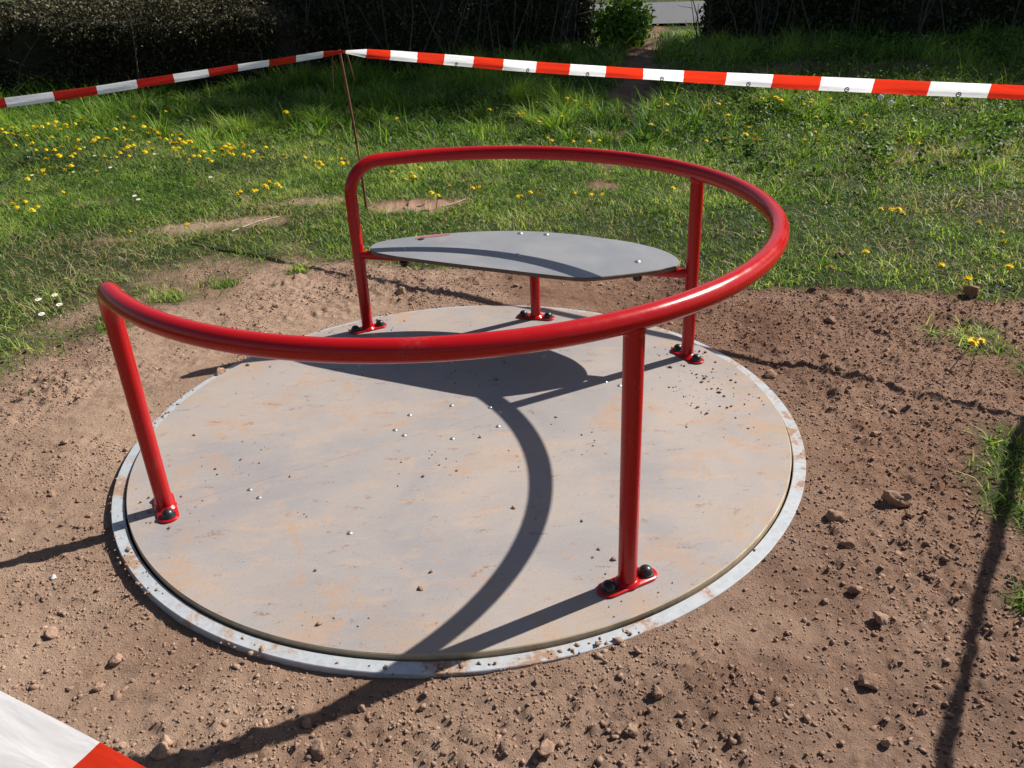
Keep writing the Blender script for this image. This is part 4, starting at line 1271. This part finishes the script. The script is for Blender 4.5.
DAND = {
    'lawn_left': [(-3.79,5.59,0.16),(-3.67,5.42,0.16),(-3.71,5.61,0.16),(-3.6,5.36,0.16),(-3.53,5.09,0.16),(-3.36,4.95,0.16),(-3.26,4.85,0.16),(-3.16,4.65,0.16),(-3.51,5.56,0.16),(-3.3,5.37,0.16),(-3.22,5.34,0.16),(-2.87,4.37,0.16),(-2.97,4.73,0.09),(-3.02,4.92,0.16),(-2.91,4.73,0.16),(-2.89,4.47,0.09),(-2.96,5.08,0.16),(-2.97,5.26,0.16),(-2.7,4.35,0.16),(-2.78,4.48,0.09),(-2.79,4.44,0.09),(-2.6,4.53,0.16),(-2.54,4.51,0.16),(-2.71,4.67,0.09),(-2.49,4.41,0.16),(-2.59,4.42,0.16),(-2.53,4.73,0.16),(-2.39,4.46,0.16),(-2.4,4.04,0.09),(-2.37,4.43,0.09),(-2.31,4.11,0.09),(-2.36,4.55,0.09),(-2.3,4.51,0.16),(-2.4,4.7,0.16),(-2.5,5.1,0.16),(-2.34,4.82,0.16),(-2.27,4.76,0.16),(-2.21,4.66,0.16),(-2.11,4.44,0.16),(-2.16,4.73,0.09),(-2.1,4.17,0.09),(-2.14,4.12,0.09),(-2.94,4.35,0.09),(-2.58,3.89,0.09),(-2.75,3.83,0.09),(-2.34,3.69,0.09),(-2.76,3.6,0.09),(-2.64,3.07,0.05),(-2.57,2.97,0.05),(-2.44,2.87,0.05),(-2.57,3.07,0.05),(-2.03,4.44,0.09),(-1.95,4.23,0.09),(-2.38,5.59,0.16),(-2.75,4.54,0.16),(-3.02,5.04,0.16)],
    'lawn_stake': [(-1.97,4.23,0.09),(-1.94,4.28,0.09),(-2.02,4.44,0.09),(-1.96,4.46,0.09),(-1.93,4.41,0.09),(-1.9,4.47,0.09),(-1.85,4.32,0.09),(-1.94,4.37,0.16),(-1.99,4.7,0.09),(-1.87,4.0,0.09),(-1.84,4.05,0.09),(-1.77,4.01,0.09),(-1.73,4.0,0.09),(-1.74,4.16,0.09),(-1.67,3.98,0.09),(-1.66,4.13,0.09),(-1.6,4.13,0.09),(-1.59,4.21,0.09),(-1.6,4.37,0.09),(-1.54,4.16,0.09),(-1.51,4.15,0.09),(-1.5,4.38,0.09),(-1.45,4.17,0.09),(-1.42,4.0,0.09),(-1.37,4.08,0.09),(-1.29,3.99,0.09),(-1.29,4.17,0.09),(-1.11,3.91,0.09),(-0.84,3.66,0.09),(-0.81,3.54,0.09),(-0.82,3.42,0.09),(-0.67,3.5,0.09),(-0.63,3.5,0.09),(-1.14,3.35,0.05),(-1.15,3.25,0.05),(-1.07,3.25,0.05),(-1.18,3.12,0.05),(-1.29,3.08,0.05),(-1.3,5.32,0.16),(-1.42,2.38,0.05)],
    'behind_rail': [(-0.41,3.58,0.05),(-0.34,3.37,0.05),(-0.21,3.29,0.05),(-0.19,3.16,0.05),(-0.24,3.1,0.05),(-0.15,3.42,0.05),(0.03,2.82,0.05),(0.21,2.76,0.05),(0.17,2.74,0.05),(-0.08,2.69,0.05),(-0.04,2.58,0.05),(0.42,2.53,0.05),(0.25,8.21,0.16),(0.45,5.38,0.16),(0.67,5.01,0.16),(0.71,5.02,0.16),(-0.34,4.81,0.16)],
    'path_side': [(1.13,6.74,0.16),(0.88,5.5,0.16),(1.14,5.4,0.16),(1.15,5.01,0.16),(1.2,4.78,0.16),(0.79,4.56,0.16),(0.98,4.62,0.16),(1.14,4.53,0.09),(0.81,3.95,0.09),(1.02,4.02,0.09),(1.06,3.81,0.09),(2.31,5.85,0.16),(2.35,5.54,0.16),(1.84,4.79,0.16),(1.79,4.45,0.16),(1.8,4.74,0.09),(1.61,4.21,0.09),(0.5,2.6,0.05),(0.84,2.48,0.05),(0.9,2.46,0.05),(0.75,2.53,0.05),(1.31,2.45,0.05),(0.44,2.53,0.05)],
    'right_bank': [(2.35,5.54,0.16),(2.19,4.39,0.16),(2.23,4.28,0.09),(2.14,4.01,0.09),(2.18,3.72,0.09),(2.29,3.97,0.09),(2.22,3.64,0.09),(2.14,3.43,0.09),(2.17,3.42,0.09),(1.84,3.55,0.09),(1.98,3.56,0.09),(2.71,4.66,0.16),(2.7,4.52,0.16),(2.7,4.42,0.16),(2.8,5.02,0.16),(2.92,4.35,0.16),(2.82,4.01,0.09),(2.64,3.6,0.09),(2.46,3.36,0.09),(2.54,3.32,0.09),(3.0,3.83,0.09),(3.09,3.8,0.07),(3.2,4.0,0.07),(3.11,3.33,0.07),(2.17,1.7,0.07),(2.22,1.69,0.07),(2.25,1.68,0.07),(2.23,1.6,0.07),(2.49,1.39,0.07),(2.51,1.33,0.07),(2.5,1.23,0.07),(2.42,1.1,0.07),(1.79,1.08,0.07),(1.56,0.92,0.07),(2.01,0.87,0.07),(2.02,0.7,0.07),(2.24,0.78,0.07),(1.7,0.14,0.07)],
    'shade': [(4.58,10.42,0.16),(4.63,8.85,0.16),(4.07,6.91,0.16),(4.52,7.44,0.16),(5.62,7.19,0.16),(6.58,7.25,0.16),(2.76,11.27,0.16),(2.87,11.6,0.16),(3.03,12.14,0.16),(2.32,10.11,0.16),(2.52,9.08,0.16),(3.97,14.34,0.16),(3.75,12.56,0.16),(3.49,14.13,0.16),(-1.66,13.33,0.16),(-1.29,12.12,0.16),(-1.3,13.98,0.16)],
}
DLAB = {
    'lawn_left': ('yellow dandelion in the wide patch on the lawn at the far left', 'dandelions on the lawn at the far left'),
    'lawn_stake': ('yellow dandelion on the lawn between the far left patch and the leaning rod', 'dandelions left of the leaning rod'),
    'behind_rail': ('yellow dandelion on the grass behind the seat, right of the leaning rod', 'dandelions behind the seat'),
    'path_side': ('yellow dandelion in the grass beside the trodden path', 'dandelions beside the trodden path'),
    'right_bank': ('yellow dandelion on the rough grass at the right below the tape', 'dandelions on the right bank'),
    'shade': ('dim yellow dandelion in the shade at the foot of the hedges', 'dandelions in the hedge shade'),
}
i = 0
for key, pts in DAND.items():
    lab, grp = DLAB[key]
    for (x, y, z) in pts:
        o = bpy.data.objects.new('dandelion', DM[z][i % 3])
        COL.objects.link(o)
        big = 1.0 if y < 3.5 else 1.2
        s = big * float(rng.uniform(.85, 1.3))
        gz = float(ground_z(np.array([x]), np.array([y]))[0])
        o.location = (x, y, gz + z + (0.012 if y < 4 else 0.03))
        o.scale = (s, s, 1.0)
        o.rotation_euler = (float(rng.normal(0.18, .2)), float(rng.normal(0.05, .2)), float(rng.random() * 6.28))
        # the stem must reach the ground but not stick out below it
        tag(o, lab, 'dandelion', grp)
        i += 1
for key, cnt in (('lawn_left', 48), ('lawn_stake', 30), ('path_side', 10), ('right_bank', 12)):
    src = DAND[key]
    lab, grp = DLAB[key]
    for q in range(cnt):
        bx, by, z = src[int(rng.integers(0, len(src)))]
        x = bx + float(rng.normal(0, .10)); y = by + float(rng.normal(0, .12))
        o = bpy.data.objects.new('dandelion', DM[z][q % 3])
        COL.objects.link(o)
        s = float(rng.uniform(.7, 1.15))
        o.location = (x, y, float(ground_z(np.array([x]), np.array([y]))[0]) + z + 0.02)
        o.scale = (s, s, 1.0)
        o.rotation_euler = (float(rng.normal(0.18, .2)), float(rng.normal(0.05, .2)), float(rng.random() * 6.28))
        tag(o, lab, 'dandelion', grp)

def puff(label, x, y, z):
    b = MB()
    rs = np.random.default_rng(5)
    b.mi = 1; b.sweep([(0, 0, -z), (0.004, 0, -z * .5), (0, 0, 0)], 0.0018, 5, cap=False)
    b.mi = 0
    for k in range(150):
        d = Vector(rs.normal(size=3)).normalized()
        e = d * 0.023
        s = d.orthogonal().normalized(); q = d.cross(s)
        b.add([e + s * .004, e + q * .004, e - s * .004, e - q * .004], [(0, 1, 2, 3)])
        b.add([s * .0004, e, -s * .0004], [(0, 1, 2)])
    o = b.build('dandelion_clock', [M['puff'], M['stem']], None, smooth=False)
    gz = float(ground_z(np.array([x]), np.array([y]))[0])
    o.location = (x, y, gz + z)
    tag(o, label, 'seed head', None)
puff('white dandelion seed head on the right bank just under the tape, nearer one', 3.46, 4.14, 0.14)
puff('white dandelion seed head on the right bank, behind the other and a little left', 3.52, 4.42, 0.16)

def daisy(x, y, lab, grp):
    b = MB(); rs = np.random.default_rng(int(1000 * abs(x)))
    b.mi = 2; b.sweep([(0, 0, -.04), (0, 0, 0)], .0012, 5, cap=False)
    b.mi = 0
    for k in range(12):
        a = 2 * PI * k / 12; c, s = math.cos(a), math.sin(a)
        b.add([(.003 * c, .003 * s, .001), (.011 * c - .0025 * s, .011 * s + .0025 * c, .002), (.0145 * c, .0145 * s, .001), (.011 * c + .0025 * s, .011 * s - .0025 * c, .002)], [(0, 1, 2, 3)])
    b.mi = 1; b.lathe([(.0045, 0.001), (.004, .003), (.0015, .0042)], n=10)
    o = b.build('daisy', [M['daisy'], M['petal'], M['stem']], None, smooth=False)
    o.location = (x, y, float(ground_z(np.array([x]), np.array([y]))[0]) + .030)
    o.rotation_euler = (.2, .1, 0)
    tag(o, lab, 'daisy', grp)
for x, y in ((-1.83, 1.41), (-1.73, 1.2), (-1.77, 1.44), (-1.70, 1.31)):
    daisy(x, y, 'white daisy at the edge of the bare soil at the far left', 'daisies at the left soil edge')
for x, y in ((-3.29, 4.85), (-2.9, 4.98), (-2.7, 4.64), (-1.97, 3.24), (-1.92, 3.15), (-2.4, 4.1), (-2.2, 4.5), (-1.6, 3.7), (-2.75, 4.3), (-3.0, 4.2)):
    daisy(x, y, 'white daisy among the dandelions on the lawn at the far left', 'daisies among the left dandelions')

def stick(label, pts, r):
    b = MB(); b.sweep(pts, [r, r * .9, r * .5], 6)
    o = b.build('dry_twig', M['paletwig'])
    tag(o, label, 'twig')
stick('thin pale dry twig on the worn lawn left of the rod', [(-1.17, 2.31, .02), (-1.06, 2.45, .028), (-0.95, 2.56, .022)], 0.004)
stick('short pale twig on the bare patch behind the seat', [(-0.02, 2.585, .012), (0.06, 2.61, .02), (0.12, 2.655, .03)], 0.006)
